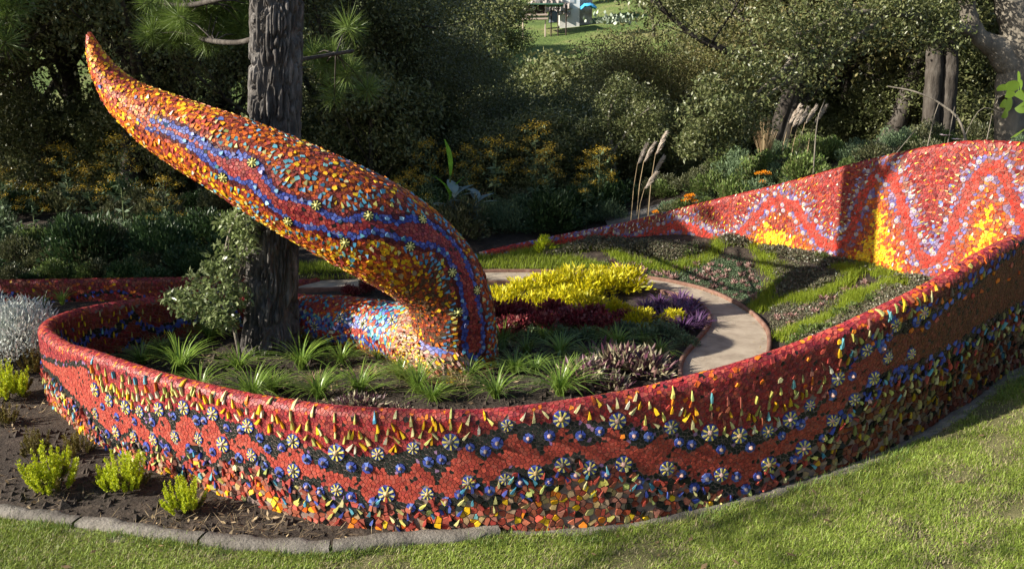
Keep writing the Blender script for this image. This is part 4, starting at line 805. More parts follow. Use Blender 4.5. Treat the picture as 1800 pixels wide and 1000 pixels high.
M_GOLD = mat_leaf('golden_leaf', [(.60, .52, .012), (.70, .60, .015), (.5, .46, .015), (.34, .36, .015)], rough=.5, trans=.35)
M_WINE = mat_leaf('wine_red_leaf', [(.2, .02, .035), (.3, .05, .06), (.1, .015, .02), (.38, .12, .10)], rough=.4, trans=.3, spec=.5)
M_VIOL = mat_leaf('violet_leaf', [(.08, .03, .11), (.13, .06, .16), (.06, .02, .07), (.2, .12, .2)], rough=.45, trans=.2)
M_SAGE = mat_leaf('sage_green_leaf', [(.09, .14, .07), (.14, .2, .1), (.06, .10, .05)], rough=.6, trans=.2)
M_SILV = mat_leaf('silver_leaf', [(.55, .58, .54), (.72, .74, .7), (.62, .65, .6), (.4, .45, .4)], rough=.8, trans=.15, spec=.2)
M_GREEN = mat_leaf('fresh_green_leaf', [(.07, .12, .025), (.12, .18, .04), (.18, .24, .07), (.09, .11, .04), (.14, .15, .05)], rough=.45, trans=.3)
M_DGREEN = mat_leaf('dark_green_leaf', [(.025, .055, .018), (.04, .08, .025), (.06, .10, .035)], rough=.45, trans=.2)
M_OLIVE = mat_leaf('olive_leaf', [(.06, .075, .03), (.09, .10, .045), (.13, .13, .06), (.05, .06, .03)], rough=.45, trans=.2)
M_BRON = mat_leaf('bronze_leaf', [(.09, .08, .05), (.12, .13, .07), (.16, .12, .09), (.06, .08, .04)], rough=.4, trans=.1)
M_PINK = mat_leaf('dusky_pink_leaf', [(.26, .13, .12), (.34, .2, .18), (.2, .12, .10), (.3, .24, .2)], rough=.55, trans=.1)
M_ZEB = mat_leaf('striped_leaf', [(.42, .38, .22), (.16, .09, .08), (.1, .03, .06), (.05, .02, .04), (.5, .46, .28), (.08, .05, .04)], rough=.45, trans=.15)
M_YFL = mat_leaf('yellow_flower', [(.45, .30, .02), (.55, .38, .02), (.32, .22, .03), (.2, .15, .05)], rough=.7, trans=.3)
M_STRAW = mat_leaf('straw', [(.34, .25, .13), (.45, .34, .2), (.24, .15, .08)], rough=.8, trans=.2)
M_PLUME = mat_leaf('plume', [(.6, .52, .44), (.7, .62, .55), (.5, .42, .34)], rough=.9, trans=.4)
M_MOND = mat_leaf('fine_green_grass', [(.2, .28, .015), (.27, .35, .025), (.34, .4, .035), (.12, .18, .015)], rough=.6, trans=.35)

# arching grass clumps inside the planter
LIR = [make_mesh('grass_clump', *grass_mesh(rng.integers(80, 150), rng.uniform(.3, .42), .0095, 1.2), M_LIRI) for _ in range(6)]
lir = [(318, 655, 1.15), (372, 600, .8), (420, 650, .95), (445, 705, 1.0), (352, 690, .9), (530, 648, 1.1), (612, 598, .8), (560, 700, .85), (632, 690, .95), (705, 665, 1.0), (735, 690, .95), (600, 640, .7), (822, 668, .75), (872, 700, 1.0), (905, 655, .9), (985, 695, 1.0), (884, 612, .85), (985, 625, .95), (940, 655, .7), (1085, 612, .8), (1040, 640, .85), (1130, 600, .7), (960, 600, .7), (1030, 596, .6), (1160, 625, .6), (250, 640, .8), (480, 690, .9), (665, 632, .7), (510, 612, .75), (760, 705, .8), (840, 640, .7), (1010, 655, .8), (690, 612, .6), (575, 615, .7), (285, 620, .8), (925, 625, .75), (860, 628, .7)]
for k, (x, y, s) in enumerate(sorted(lir)):
    p = gnd(x, y); o = link('grass_clump', LIR[k % 6], None, p); o.rotation_euler = (0, 0, rng.uniform(0, 6.28)); o.scale = (s, s, s * rng.uniform(.9, 1.1))
    side = 'left of the pine' if x < 420 else 'before the pine' if x < 560 else 'between pine and tail' if x < 780 else 'just right of the tail' if x < 930 else 'far right of the tail'
    row = 'close behind the rim' if y > 660 else 'mid planter' if y > 620 else 'by the beds'
    tag(o, 'arching green grass clump %s, %s' % (side, row), 'grass clump', 'arching grass clumps in the planter')
DRY = [make_mesh('dry_grass_clump', *grass_mesh(70, .2, .006, 1.5), M_STRAW) for _ in range(2)]
for k, (x, y, s, l) in enumerate([(770, 672, 1.0, 'dry straw-coloured grass clump at the foot of the rough coil end'), (838, 665, .9, 'dry straw-coloured grass clump right of the coil end'), (812, 682, .8, 'small dry grass clump in front of the coil end'), (655, 660, .7, 'dry grass clump between the green ones below the coil'), (548, 672, .6, 'withered grass clump right of the pine foot')]):
    o = link('dry_grass_clump', DRY[k % 2], None, gnd(x, y)); o.scale = (s, s, s); tag(o, l, 'grass clump')
g = Geo()
Q = rng.uniform([180, 560], [1190, 730], (5200, 2)); z_ = np.zeros(len(Q)); P = np.array([at_z(a, b, .0) for a, b in Q]); P = P[inside_poly(P[:, :2], LOOP) & ~inside_poly(P[:, :2], path_area)]; P[:, 2] = hgt(P[:, 0], P[:, 1]) + .012; P = P[fbm(P[:, 0] * 2.5, P[:, 1] * 2.5) > .45]; a = rng.uniform(0, 6.28, len(P)); ax = np.stack([np.cos(a), np.sin(a), rng.uniform(-.1, .3, len(P))], 1); m = rng.random(len(P)) < .6
V, F = leaves(P[m], .09, .003, .9, ax[m]); g.add(V, F); V, F = leaves(P[~m], .045, .018, .9, ax[~m]); g.add(V, F); g_litter = g
# crumbs and leaves spilled on the path edges
k = rng.integers(0, 160, 900); P2 = np.where(rng.random((900, 1)) < .5, path_out[k], path_in[k]) + rng.normal(0, .05, (900, 2)); P2 = np.column_stack([P2, np.full(900, .022)]); P2 = P2[inside_poly(P2[:, :2], path_area)]; a = rng.uniform(0, 6.28, len(P2)); V, F = leaves(P2, .04, .012, .9, np.stack([np.cos(a), np.sin(a), 0 * a], 1)); g.add(V, F)
tag(g.build('leaf_litter', M_STRAW), 'pine needles and dead leaves strewn over the planter soil and path edge', 'litter', kind='stuff')
# heather bushes in the front bed
def heather(nsp, R, H, old=False):
    g = Geo()
    for _ in range(nsp):
        a = rng.uniform(0, 6.28); r = R * rng.uniform(0, 1) ** .6; b = np.array([r * math.cos(a) * .6, r * math.sin(a) * .6, 0]); t = np.array([r * math.cos(a), r * math.sin(a), H * rng.uniform(.45, 1.05) * (1 - .35 * (r / R) ** 2)])
        n = 110; u = rng.uniform(.15, 1, n) ** .8; P = b + (t - b) * u[:, None]; ax = unit(n); ax[:, 2] = abs(ax[:, 2]) + .8; V, F = leaves(P + unit(n) * .008, .028 * (1.15 - u * .6), .008, .2, ax, spread=.6); g.add(V, F)
    return g
for x, y, s, kind, lab in [(92, 862, 1.15, 0, 'widest lime-yellow heather bush, in the middle of the front soil bed'), (222, 862, 1.0, 0, 'round lime-yellow heather bush touching the mosaic wall, between two others'), (326, 898, .85, 0, 'narrow upright lime-yellow heather nearest the concrete kerb'), (62, 800, .75, 1, 'small brown-tinged heather bush behind the widest one'), (22, 700, 1.15, 0, 'bright yellow heather bush beside the silver shrub at the left'), (140, 800, .7, 1, 'brownish heather tuft between the widest bush and the wall'), (8, 745, .7, 1, 'low brown-green heather at the left edge below the bright one'), (60, 655, .8, 1, 'dull heather tuft squeezed between silver shrub and wall'), (190, 855, .6, 0, 'little lime heather tuft crowding the round bush against the wall')]:
    p = gnd(x, y); e = empty('heather_bush', p, rng.uniform(0, 6.28)); e.scale = (s, s, s); heather(38 if not kind else 26, .17, .30).build('foliage', M_OLD if kind else M_HEATH, e)
    g = heather(9, .17, .16); g.build('old_growth', M_OLD, e); link('stems', stems_mesh(unit(8) * np.array([.1, .1, 0]) + [0, 0, .1], .004, M_STEM), e); tag(e, lab, 'heather', 'heather bushes in the front bed')
# silver shrub
K = plant_kind('silver_shrub', M_SILV, (.5, .45, .42), 5200, .05, .014, 40, .4, .3)
put(K, gnd(28, 632), 1.2, 'silvery white shrub with felted lacy leaves at the left edge', 'shrub'); put(K, gnd(-60, 600), 1.1, 'second silver shrub, mostly cut off by the left edge of view', 'shrub')
# reed tufts behind the loop
RE = make_mesh('reed_tuft', *grass_mesh(60, .3, .008, .8), M_LIRI)
for x, y, s, l in [(75, 542, .8, 'thin grass tuft behind the silver shrub, under the low wall'), (110, 535, .8, 'thin grass tuft between silver shrub and the loop of the wall'), (238, 520, .6, 'small grass tuft showing over the back rim of the loop'), (262, 520, .5, 'smallest grass tuft showing over the back rim of the loop')]:
    p = gnd(x, y); o = link('grass_tuft', RE, None, p); o.scale = (s, s, s); o.rotation_euler[2] = x; tag(o, l, 'grass tuft')
# beds in the middle: golden, wine red, violet, sage
K = plant_kind('golden_shrub', M_GOLD, (.3, .3, .24), 750, .075, .026, 20, .6, .36)
pts = [(885, 545, .9), (925, 528, .9), (960, 520, 1.0), (1000, 515, 1.1), (1035, 522, 1.0), (1075, 518, .9), (1105, 512, 1.05), (985, 545, .9), (1030, 552, .85), (1120, 575, .7), (1080, 558, .7), (1180, 570, .55), (940, 552, .8), (1060, 500, .8)]
for i, (x, y, s) in enumerate(sorted(pts)): put(K, gnd(x, y), s, 'bright yellow-leaved shrub in the golden bed before the path, %s' % ORD[i], 'shrub', 'golden shrubs by the path')
K = plant_kind('wine_red_plant', M_WINE, (.24, .24, .22), 700, .05, .035, 20, .5, .36)
pts = [(882, 575, 1.1), (905, 592, .9), (925, 568, 1.0), (950, 590, 1.0), (965, 565, 1.0), (1000, 585, 1.0), (1040, 572, .9), (1065, 588, .9), (1090, 572, .7), (885, 600, .8)]
for i, (x, y, s) in enumerate(sorted(pts)): put(K, gnd(x, y), s, 'dark wine-red leafy plant in front of the golden shrubs, %s' % ORD[i], 'plant', 'wine-red plants in front of the golden shrubs')
pts = [(618, 520, .55), (648, 517, .6), (690, 518, .6), (715, 519, .5)]
for i, (x, y, s) in enumerate(sorted(pts)): put(K, gnd(x, y), s, 'small red plant peeping over the mosaic coil under the tail, %s' % ORD[i], 'plant', 'red plants behind the coil')
K = (lambda: ('violet_plant', [(make_mesh('foliage', *grass_mesh(70, .24, .022, 1.1, .08), M_VIOL), stems_mesh(unit(6) * .05 + [0, 0, .06], .006, M_VIOL)) for _ in range(2)]))()
pts = [(1135, 552, .9), (1160, 545, 1.0), (1185, 552, 1.0), (1210, 560, 1.0), (1225, 575, .9), (1195, 535, .9), (1165, 568, .9), (1200, 582, .9), (1215, 542, .8)]
for i, (x, y, s) in enumerate(sorted(pts)): put(K, gnd(x, y), s, 'violet strap-leaved plant beside the bend of the path, %s' % ORD[i], 'plant', 'violet plants at the path bend')
K = plant_kind('sage_plant', M_SAGE, (.15, .15, .14), 380, .04, .022, 12, .5, .4)
pts = [(935, 600, .9), (975, 598, 1.0), (1000, 602, .9), (1030, 598, .8), (1070, 600, 1.0), (1100, 592, 1.0), (1130, 598, 1.0), (1160, 588, .9), (1185, 596, .9), (1205, 610, .8), (1085, 560, .6), (905, 598, .7)]
for i, (x, y, s) in enumerate(sorted(pts)): put(K, gnd(x, y), s, 'low grey-green sage plant along the front of the coloured beds, %s' % ORD[i], 'plant', 'sage plants edging the beds')
# striped-leaf ground cover near the rim
K = plant_kind('striped_leaf_plant', M_ZEB, (.24, .2, .12), 420, .075, .022, 20, .3, .36)
for x, y, s, l in [(1030, 672, 1.25, 'cream and purple striped-leaf plant, left one of the mound behind the rim'), (1085, 655, 1.5, 'biggest cream and purple striped-leaf plant behind the rim'), (1140, 662, 1.3, 'cream and purple striped-leaf plant, right one of the mound behind the rim'), (640, 722, .8, 'small striped-leaf plant at the rim below the tail'), (605, 722, .6, 'smallest striped-leaf plant, hard against the front rim'), (1080, 690, .9, 'striped-leaf plant half hidden by the wall rim under the biggest one'), (700, 728, .5, 'striped-leaf sprig at the rim right of its small neighbours')]: put(K, gnd(x, y), s, l, 'plant', 'striped-leaf plants behind the rim')
# leaf litter and weeds on planter soil
# ------------------------------------------------------------ planting on the bank
def scatter_px(poly, n, dmin=0):
    poly = np.array(poly, float); lo, hi = poly.min(0), poly.max(0); Q = rng.uniform(lo, hi, (n * 3, 2)); Q = Q[inside_poly(Q, poly)][:n]
    return Q
def ground_many(Q):
    z = np.full(len(Q), .2); dx = (Q[:, 0] - 900) / FPX; dv = (Q[:, 1] - 500) / FPX; D = np.stack([dx, COSP - dv * SINP, -SINP - dv * COSP], 1)
    for _ in range(10): P = EYE + D * ((z - EYE[2]) / D[:, 2])[:, None]; z = .5 * z + .5 * hgt(P[:, 0], P[:, 1], True)
    P[:, 2] = z; return P
ribs = [[(900, 452), (980, 448), (1048, 436), (1103, 443), (1144, 459), (1178, 466), (1204, 461), (1244, 450), (1278, 440), (1302, 430), (1322, 446), (1335, 466), (1356, 480), (1358, 505), (1353, 534), (1350, 552)],
        [(1353, 548), (1385, 535), (1424, 520), (1472, 503), (1526, 480)], [(1378, 602), (1421, 578), (1472, 551), (1523, 524), (1567, 482)]]
g = Geo(); RP = []
for L in ribs:
    A = catmull([gnd(x, y, .2)[:2] for x, y in L], 10); RP.append(A); A = resamp(A, 400); w_ = np.arange(400) / 400.; A = A + np.column_stack([.10 * np.sin(w_ * 17), .12 * np.sin(w_ * 13 + 1)]); n = len(A) * 34; k = rng.integers(0, len(A), n); P = A[k] + rng.normal(0, .06, (n, 2)) + .025 * np.sin(k / 9.)[:, None]; z = hgt(P[:, 0], P[:, 1])
    V, F, C = blades(P, z - .01, rng.uniform(.06, .13, n), np.full(n, .006), rng.uniform(.3, 1.1, n), np.ones((n, 3))); g.add(V, F)
tag(g.build('grass_ribbon', M_MOND), 'winding ribbons of fine lime-green grass across the planted bank', 'grass', kind='stuff')
def rosette_leafy(R, n, L, Wd, mat, name):
    a = rng.uniform(0, 6.28, n); el = rng.uniform(.15, 1.3, n); ax = np.stack([np.cos(a) * np.cos(el), np.sin(a) * np.cos(el), np.sin(el)], 1); V, F = leaves(ax * R * .25, L, Wd, .6, ax, .15, .2); V[:, 2] = np.maximum(V[:, 2], .0); return make_mesh(name, V, F, mat)
PR = [rosette_leafy(.05, 26, .062, .026, M_PINK, 'rosette_plant') for _ in range(3)]
Q = np.vstack([scatter_px([(1045, 462), (1130, 462), (1180, 476), (1245, 462), (1295, 447), (1320, 475), (1335, 510), (1338, 545), (1300, 525), (1240, 503), (1150, 486)], 240), scatter_px([(1385, 592), (1440, 560), (1500, 525), (1560, 500), (1520, 495), (1450, 528), (1375, 560)], 70), scatter_px([(1362, 560), (1375, 610), (1400, 600), (1400, 560)], 8)]); P = ground_many(Q); kept = []
for p in P:
    if all(np.hypot(*(p[:2] - q[:2])) > .085 for q in kept): kept.append(p)
for k, p in enumerate(kept):
    o = link('rosette_plant', PR[k % 3], None, p); s = rng.uniform(.5, 1.35); o.scale = (s, s, s); o.rotation_euler[2] = rng.uniform(0, 6.28); tag(o, 'small dusky pink rosette plant on the bare soil of the bank', 'succulent', 'pink rosettes dotted over the bank')
def mat_patch(poly, dens, name, mat, label, L=.03, Wd=.02, h=.06):
    Q = scatter_px(poly, dens); P = ground_many(Q); n = len(P); g = Geo(); own = rng.integers(0, n, n * 20); q = P[own] + rng.normal(0, 1, (len(own), 3)) * [.035, .035, h * .5]; zg = hgt(q[:, 0], q[:, 1], False); mound = h * (.35 + 1.1 * fbm(q[:, 0] * 5, q[:, 1] * 5))
    q[:, 2] = zg + mound * rng.uniform(.3, 1, len(own)); V, F = leaves(q, L, Wd, .5); g.add(V, F); tag(g.build(name, mat), label, 'ground cover', kind='stuff')
mat_patch([(960, 452), (1040, 428), (1110, 424), (1200, 428), (1290, 424), (1320, 436), (1280, 434), (1230, 446), (1180, 458), (1120, 446), (1040, 440)], 2400, 'ground_cover', M_BRON, 'dark bronze ground cover along the foot of the tall wall', h=.12)
mat_patch([(1335, 438), (1370, 440), (1440, 458), (1490, 470), (1500, 485), (1440, 510), (1375, 530), (1368, 505), (1370, 480), (1345, 462)], 3000, 'ground_cover', M_BRON, 'dark bronze ground cover filling the middle of the bank', h=.09)
mat_patch([(1540, 480), (1600, 470), (1655, 488), (1600, 530), (1520, 566), (1430, 600), (1400, 612), (1440, 585), (1500, 553), (1545, 525), (1580, 490)], 3000, 'ground_cover', M_BRON, 'dark bronze ground cover beside the rising wall rim', h=.08)
mat_patch([(1490, 470), (1530, 465), (1600, 470), (1560, 480), (1520, 478), (1500, 486)], 400, 'ground_cover', M_BRON, 'dark ground cover strip under the yellow mosaic peaks', h=.08)
mat_patch([(1050, 462), (1130, 462), (1245, 462), (1295, 447), (1335, 500), (1338, 545), (1300, 525), (1240, 503), (1150, 486)], 900, 'ground_cover', M_SAGE, 'thin grey-green ground cover between the pink rosettes', L=.022, Wd=.014, h=.03)
mat_patch([(1360, 545), (1420, 522), (1470, 508), (1500, 520), (1440, 560), (1390, 590), (1362, 590)], 1100, 'ground_cover', M_BRON, 'low bronze ground cover between the two right-hand grass ribbons', L=.024, Wd=.015, h=.04)
K = plant_kind('leafy_tuft', M_GREEN, (.12, .12, .1), 260, .045, .02, 10, .5, .45)
pts = [(1215, 448, 1.0), (1345, 455, .8), (1425, 462, 1.0), (1445, 458, .8), (1378, 502, .7), (1420, 592, 1.0), (1445, 588, .9), (1475, 560, .9), (1500, 548, .8), (1530, 535, .8), (1570, 508, .8), (1398, 612, .9)]
for i, (x, y, s) in enumerate(sorted(pts)): put(K, gnd(x, y, .2), s, 'small fresh-green leafy tuft among the bank planting, %s' % ORD[i], 'plant', 'green tufts on the bank')
K = plant_kind('lime_shrub', M_HEATH, (.22, .22, .3), 520, .07, .02, 14, .3, .35)
put(K, gnd(1250, 432, .3), 1.0, 'lime-yellow shrub standing against the foot of the tall wall', 'shrub'); put(K, gnd(960, 447, .1), .8, 'dull lime shrub where the tall wall begins', 'shrub')
FE = make_mesh('fern', *grass_mesh(50, .3, .03, 1.2), M_GREEN)
for x, y, s, l in [(1485, 468, .9, 'green fern at the wall foot beside the trunk shadow'), (1635, 490, .7, 'green fern where the bank meets the near rim')]: o = link('fern', FE, None, gnd(x, y, .3)); o.scale = (s, s, s); tag(o, l, 'fern')
# debris in the front bed
g = Geo(); Q = rng.uniform([0, 700], [880, 950], (5200, 2)); P = ground_many(Q); ok = ~inside_poly(P[:, :2], lawn_poly) & ~inside_poly(P[:, :2], fo_[::6]); P = P[ok]; w = fbm(P[:, 0] * 2, P[:, 1] * 2); px_, py_, _ = project(P)
P = P[(w > .52) | ((px_ > 380) & (py_ > 850))]; a = rng.uniform(0, 6.28, len(P)); ax = np.stack([np.cos(a), np.sin(a), rng.uniform(-.1, .3, len(P))], 1); P[:, 2] += .012
m = rng.random(len(P)) < .8; V, F = leaves(P[m], .10, .003, .9, ax[m]); g.add(V, F); V, F = leaves(P[~m], .05, .018, .9, ax[~m]); g.add(V, F); tag(g.build('pine_litter', M_STRAW), 'dry pine needles and fallen leaves heaped on the dark soil bed', 'litter', kind='stuff')
g = Geo(); n = 2600; Q = rng.uniform([-40, 600], [900, 950], (n, 2)); P = ground_many(Q); ok = ~inside_poly(P[:, :2], lawn_poly) & ~inside_poly(P[:, :2], fo_[::6]); P = P[ok]
Q2 = scatter_px([(1050, 462), (1330, 470), (1340, 545), (1240, 500)], 700); P = np.vstack([P, ground_many(Q2), ground_many(rng.uniform([200, 560], [1180, 720], (1800, 2)))])
for p in P: r = abs(rng.normal(0, .012)) + .006; V = np.array([[1, 0, 0], [-1, .1, 0], [.1, 1, 0], [0, -1, .1], [0, .1, 1], [0, 0, -1]]) * r * rng.uniform(.6, 1.3, (6, 1)) + p; g.add(V, [[0, 2, 4], [2, 1, 4], [1, 3, 4], [3, 0, 4], [2, 0, 5], [1, 2, 5], [3, 1, 5], [0, 3, 5]])
tag(g.build('soil_clods', M_SOIL), 'loose crumbs and clods of dark soil in the beds', 'soil', kind='stuff')

# ------------------------------------------------------------ back garden
def goldenrod(H, nb=9):
    """tall composite: bare stem, big lower leaves, flat yellow flower clusters on side branches"""
    st, lf, fl = Geo(), Geo(), Geo(); top = np.array([rng.normal(0, .06), rng.normal(0, .06), H]); st.tube([[0, 0, -.05], top * [.4, .4, .5], top], [.012, .009, .004], 5)
    n = 60; u = rng.uniform(.08, .7, n); P = top * u[:, None]; ax = unit(n); ax[:, 2] *= .3; V, F = leaves(P, .16, .06, .5, ax, .05); lf.add(V, F)
    for k in range(nb):
        u = .45 + .55 * k / nb; b = top * u; a = k * 2.4; L = .34 * (1.15 - u * .6); t = b + np.array([math.cos(a) * L, math.sin(a) * L, L * .55]); st.tube([b, (b + t) / 2 + [0, 0, -.02], t], [.005, .004, .002], 4, cap=False)
        n = 90; q = rng.normal(0, 1, (n, 3)) * [.06, .06, .03]; V, F = leaves(t + q, .022, .018, .9); fl.add(V, F)
        n = 9; q = b + (t - b) * rng.uniform(.2, 1, n)[:, None]; V, F = leaves(q, .07, .028, .4); lf.add(V, F)
    n = 200; V, F = leaves(top + rng.normal(0, 1, (n, 3)) * [.07, .07, .05], .022, .018, .9); fl.add(V, F); return st.mesh('stem', M_GSTEM, True), lf.mesh('leaves', M_SAGE), fl.mesh('flower_heads', M_YFL)
GR = [goldenrod(1.45, 10), goldenrod(1.25, 8), goldenrod(1.6, 12)]
gr = [(140, 470, 13.2, 1.0, 'tall yellow-flowered plant in the shade at the far left'), (178, 480, 13.0, .9, 'yellow-flowered plant second in the shaded row at the left'), (228, 480, 12.8, 1.0, 'yellow-flowered plant at the right end of the shaded left row'), (20, 478, 12.6, .8, 'yellow-flowered plant cut by the left edge, above the low wall'), (70, 470, 13.0, .7, 'short yellow-flowered plant above the low wall at the left'), (300, 475, 11.6, .72, 'sunlit young yellow-flowered plant just left of the sapling'),
      (762, 400, 14.0, 1.0, 'pale yellow-flowered plant left of the big upright leaf'), (725, 395, 13.6, .8, 'yellow-flowered plant rising over the top edge of the tail'), (705, 390, 13.2, .6, 'low yellow-flowered plant touching the tail outline'), (818, 395, 14.3, .85, 'yellow-flowered plant right behind the big upright leaf'), (868, 385, 14.0, 1.1, 'tallest yellow-flowered plant with a forked bare stem'), (940, 395, 14.4, 1.0, 'bushy yellow-flowered plant right of the tallest one'), (965, 400, 14.0, .85, 'lower yellow-flowered plant beside the bushy one'), (1050, 400, 14.2, .95, 'dull yellow-flowered plant left of the pampas plumes'), (1030, 410, 13.6, .7, 'small yellow-flowered plant above the start of the tall wall')]
for k, (x, y, Y, s, l) in enumerate(gr):
    p = at_y(x, y, Y); p[2] = hgt(p[0], p[1], False)[0]; e = empty('yellow_flowered_plant', p, rng.uniform(0, 6.28)); e.scale = (s, s, s); q = GR[k % 3]; link('stem', q[0], e); link('leaves', q[1], e); link('flower_heads', q[2], e); tag(e, l, 'flowering plant', 'tall yellow-flowered plants in the back garden')
KD = plant_kind('garden_shrub', M_DGREEN, (.55, .5, .5), 2600, .075, .03, 30, .4, .32, variants=2); KO = plant_kind('garden_shrub', M_OLIVE, (.5, .45, .45), 2400, .06, .026, 30, .4, .32, variants=2); KG = plant_kind('garden_shrub', M_GREEN, (.45, .45, .42), 2200, .07, .03, 26, .4, .34, variants=2); KS = plant_kind('garden_shrub', M_SAGE, (.4, .4, .4), 1800, .06, .02, 24, .4, .34, variants=2)
names = {'D': (KD, 'dark green shrub'), 'O': (KO, 'olive-green shrub'), 'G': (KG, 'fresh green shrub'), 'S': (KS, 'grey-green shrub')}
zones = [('at the dark edge of the wood beyond the low wall', 'shrubs at the wood edge', 18, -100, 520, 13.9, 16.5, 'DDODO', .6, 1.15), ('right behind the top of the dark low wall', 'small shrubs along the low wall', 16, -60, 430, 10.35, 10.75, 'DDOG', .4, .6), ('low in the shade behind the dark low wall', 'shrubs behind the low wall', 24, -80, 430, 10.9, 13.8, 'DODSG', .35, 1.15), ('in the shaded border behind the tail and pine', 'shrubs behind the tail', 12, 530, 860, 12.8, 15, 'DODS', .7, 1.1),
         ('in the border above the low start of the tall wall', 'shrubs above the tall wall', 26, 860, 1080, 13.4, 16, 'DOSD', .6, 1.05), ('in the sunny border above the middle of the tall wall', 'shrubs above the tall wall, sunny part', 34, 1150, 1420, 12.4, 15.5, 'GOSSGO', .4, .95), ('behind the high right part of the wall', 'shrubs behind the high wall', 30, 1400, 1830, 11.6, 15.5, 'GOSGO', .35, .85)]
for where, grp, n, x0, x1, Y0, Y1, ks, s0, s1 in zones:
    for k in range(n):
        x = x0 + (x1 - x0) * (k + rng.uniform(0, 1)) / n; Y = rng.uniform(Y0, Y1); p = at_y(x, 400, Y); p[2] = hgt(p[0], p[1], False)[0] - .02; kk, nm = names[ks[rng.integers(len(ks))]]
        if 1075 < x < 1150 and Y < 14.5: continue
        put(kk, p, rng.uniform(s0, s1), nm + ' ' + where, 'shrub', grp, rng.uniform(.8, 1.3))
# big-leaved plant
def big_leaf(L, Wd, bend, col=(1, 1, 1), n=9):
    t = np.linspace(0, 1, n); w = Wd * np.sin(np.pi * np.clip(t * .93 + .04, 0, 1)) ** .8; x = bend * L * t ** 2; z = L * (t - .25 * bend * t ** 2); V = []
    for a, b, c in zip(w, x, z): V += [(-a / 2, b - .12 * a, c), (0, b, c), (a / 2, b - .12 * a, c)]
    F = []; 
    for i in range(n - 1): F += [[3 * i, 3 * i + 1, 3 * i + 4, 3 * i + 3], [3 * i + 1, 3 * i + 2, 3 * i + 5, 3 * i + 4]]
    return np.array(V), np.array(F)
M_BIG = mat_leaf('banana_leaf', [(.14, .34, .03), (.18, .4, .05)], rough=.35, trans=.45); M_BLUEL = mat_leaf('blue_green_leaf', [(.16, .24, .24), (.22, .3, .3)], rough=.5, trans=.2)
def rotz(V, a): c, s = math.cos(a), math.sin(a); return V @ np.array([[c, s, 0], [-s, c, 0], [0, 0, 1]])
e = empty('big_leaved_plant', (0, 0, 0)); p = at_y(792, 420, 13.2); p[2] = hgt(p[0], p[1])[0]; e.location = p; tag(e, 'plant with one tall paddle-shaped bright green leaf behind the tail', 'plant'); g = Geo(); g.tube([[0, 0, -.05], [0, 0, .5], [.01, 0, .95]], [.03, .022, .014], 6, cap=False); g.build('stem', M_GSTEM, e)
for L, Wd, b, a, x in [(.62, .3, .12, 1.4, .9), (.5, .18, .6, 2.0, .55), (.5, .12, .5, -1.9, .5)]: V, F = big_leaf(L, Wd, b); link('leaf', make_mesh('leaf', rotz(V, a) + [0, 0, x], F, M_BIG), e)
for k, (x, y, Y, s, l) in enumerate([(800, 415, 13.0, 1.0, 'pale blue-green broad-leaved plant under the tall paddle leaf'), (838, 420, 13.1, .9, 'pale blue-green broad-leaved plant right of the paddle leaf')]):
    p = at_y(x, y, Y); p[2] = hgt(p[0], p[1])[0]; e = empty('broad_leaved_plant', p); e.scale = (s, s, s); tag(e, l, 'plant'); g = Geo(); g.tube([[0, 0, 0], [.02, 0, .7]], [.015, .008], 5); g.build('stem', M_GSTEM, e)
    for q in range(7):
        V, F = big_leaf(.26, .17, 1.5); Vr = rotz(V, q * 1.1 + k) ; Vr = Vr + [0, 0, .3 + .07 * q]; link('leaf', make_mesh('leaf', Vr, F, M_BLUEL), e)
# pampas plumes
def plume(H, L=.24, lean=.12):
    a = rng.uniform(-.5, .5) - .2; t = np.array([lean * math.cos(a), lean * math.sin(a) * .3, H]); g = Geo(); g.tube([[0, 0, -.05], t * [.3, .3, .5], t * [.8, .8, .85]], [.008, .006, .004], 4, cap=False); f = Geo(); n = 520; u = rng.uniform(0, 1, n); b = t * [.8, .8, .82]; tip = t + [lean * .9, 0, L * .35]
    P = b + (tip - b) * u[:, None]; ax = (tip - b) / np.linalg.norm(tip - b) + unit(n) * .35 + np.array([.3, 0, -.1]); V, F = leaves(P + unit(n) * (.02 * np.sin(np.pi * np.clip(u, .1, .9)))[:, None], .09, .008, 0, ax, spread=.3); f.add(V, F); return g.mesh('stalk', M_STRAW), f.mesh('plume', M_PLUME)
for x, y, Y, H, l in [(1108, 400, 13.6, 1.15, 'pampas plume with the drooping head, leftmost of the small group'), (1118, 398, 14.0, 1.1, 'pale pampas plume behind the drooping one'), (1138, 398, 13.6, 1.25, 'brightest upright white pampas plume of the small group'), (1120, 400, 13.3, .75, 'short pampas plume below the brightest one'), (1136, 400, 13.9, .85, 'faint pampas plume right of the short one'), (1368, 330, 13.8, .95, 'beige pampas plume beside the dry bundle'), (1385, 330, 13.6, .9, 'arching beige pampas plume in the sunny border'), (1396, 330, 13.9, .85, 'beige pampas plume right of the arching one'), (1412, 330, 13.7, .85, 'beige pampas plume at the right end of the sunny border'), (1376, 330, 14.1, .8, 'pampas plume half behind its sunny neighbours')]:
    p = at_y(x, y, Y); p[2] = hgt(p[0], p[1])[0]; m1, m2 = plume(H); e = empty('pampas_plume', p, rng.uniform(-.5, .5)); link('stalk', m1, e); link('plume', m2, e); tag(e, l, 'pampas grass', 'pampas plumes')
p = at_y(1340, 330, 13.8); p[2] = hgt(p[0], p[1])[0]; V, F = grass_mesh(160, 1.05, .012, .22, .05); tag(link('dry_reed_bundle', make_mesh('dry_reed_bundle', V, F, M_STRAW), None, p), 'upright bundle of dry straw-coloured reeds in the sunny border', 'reeds')
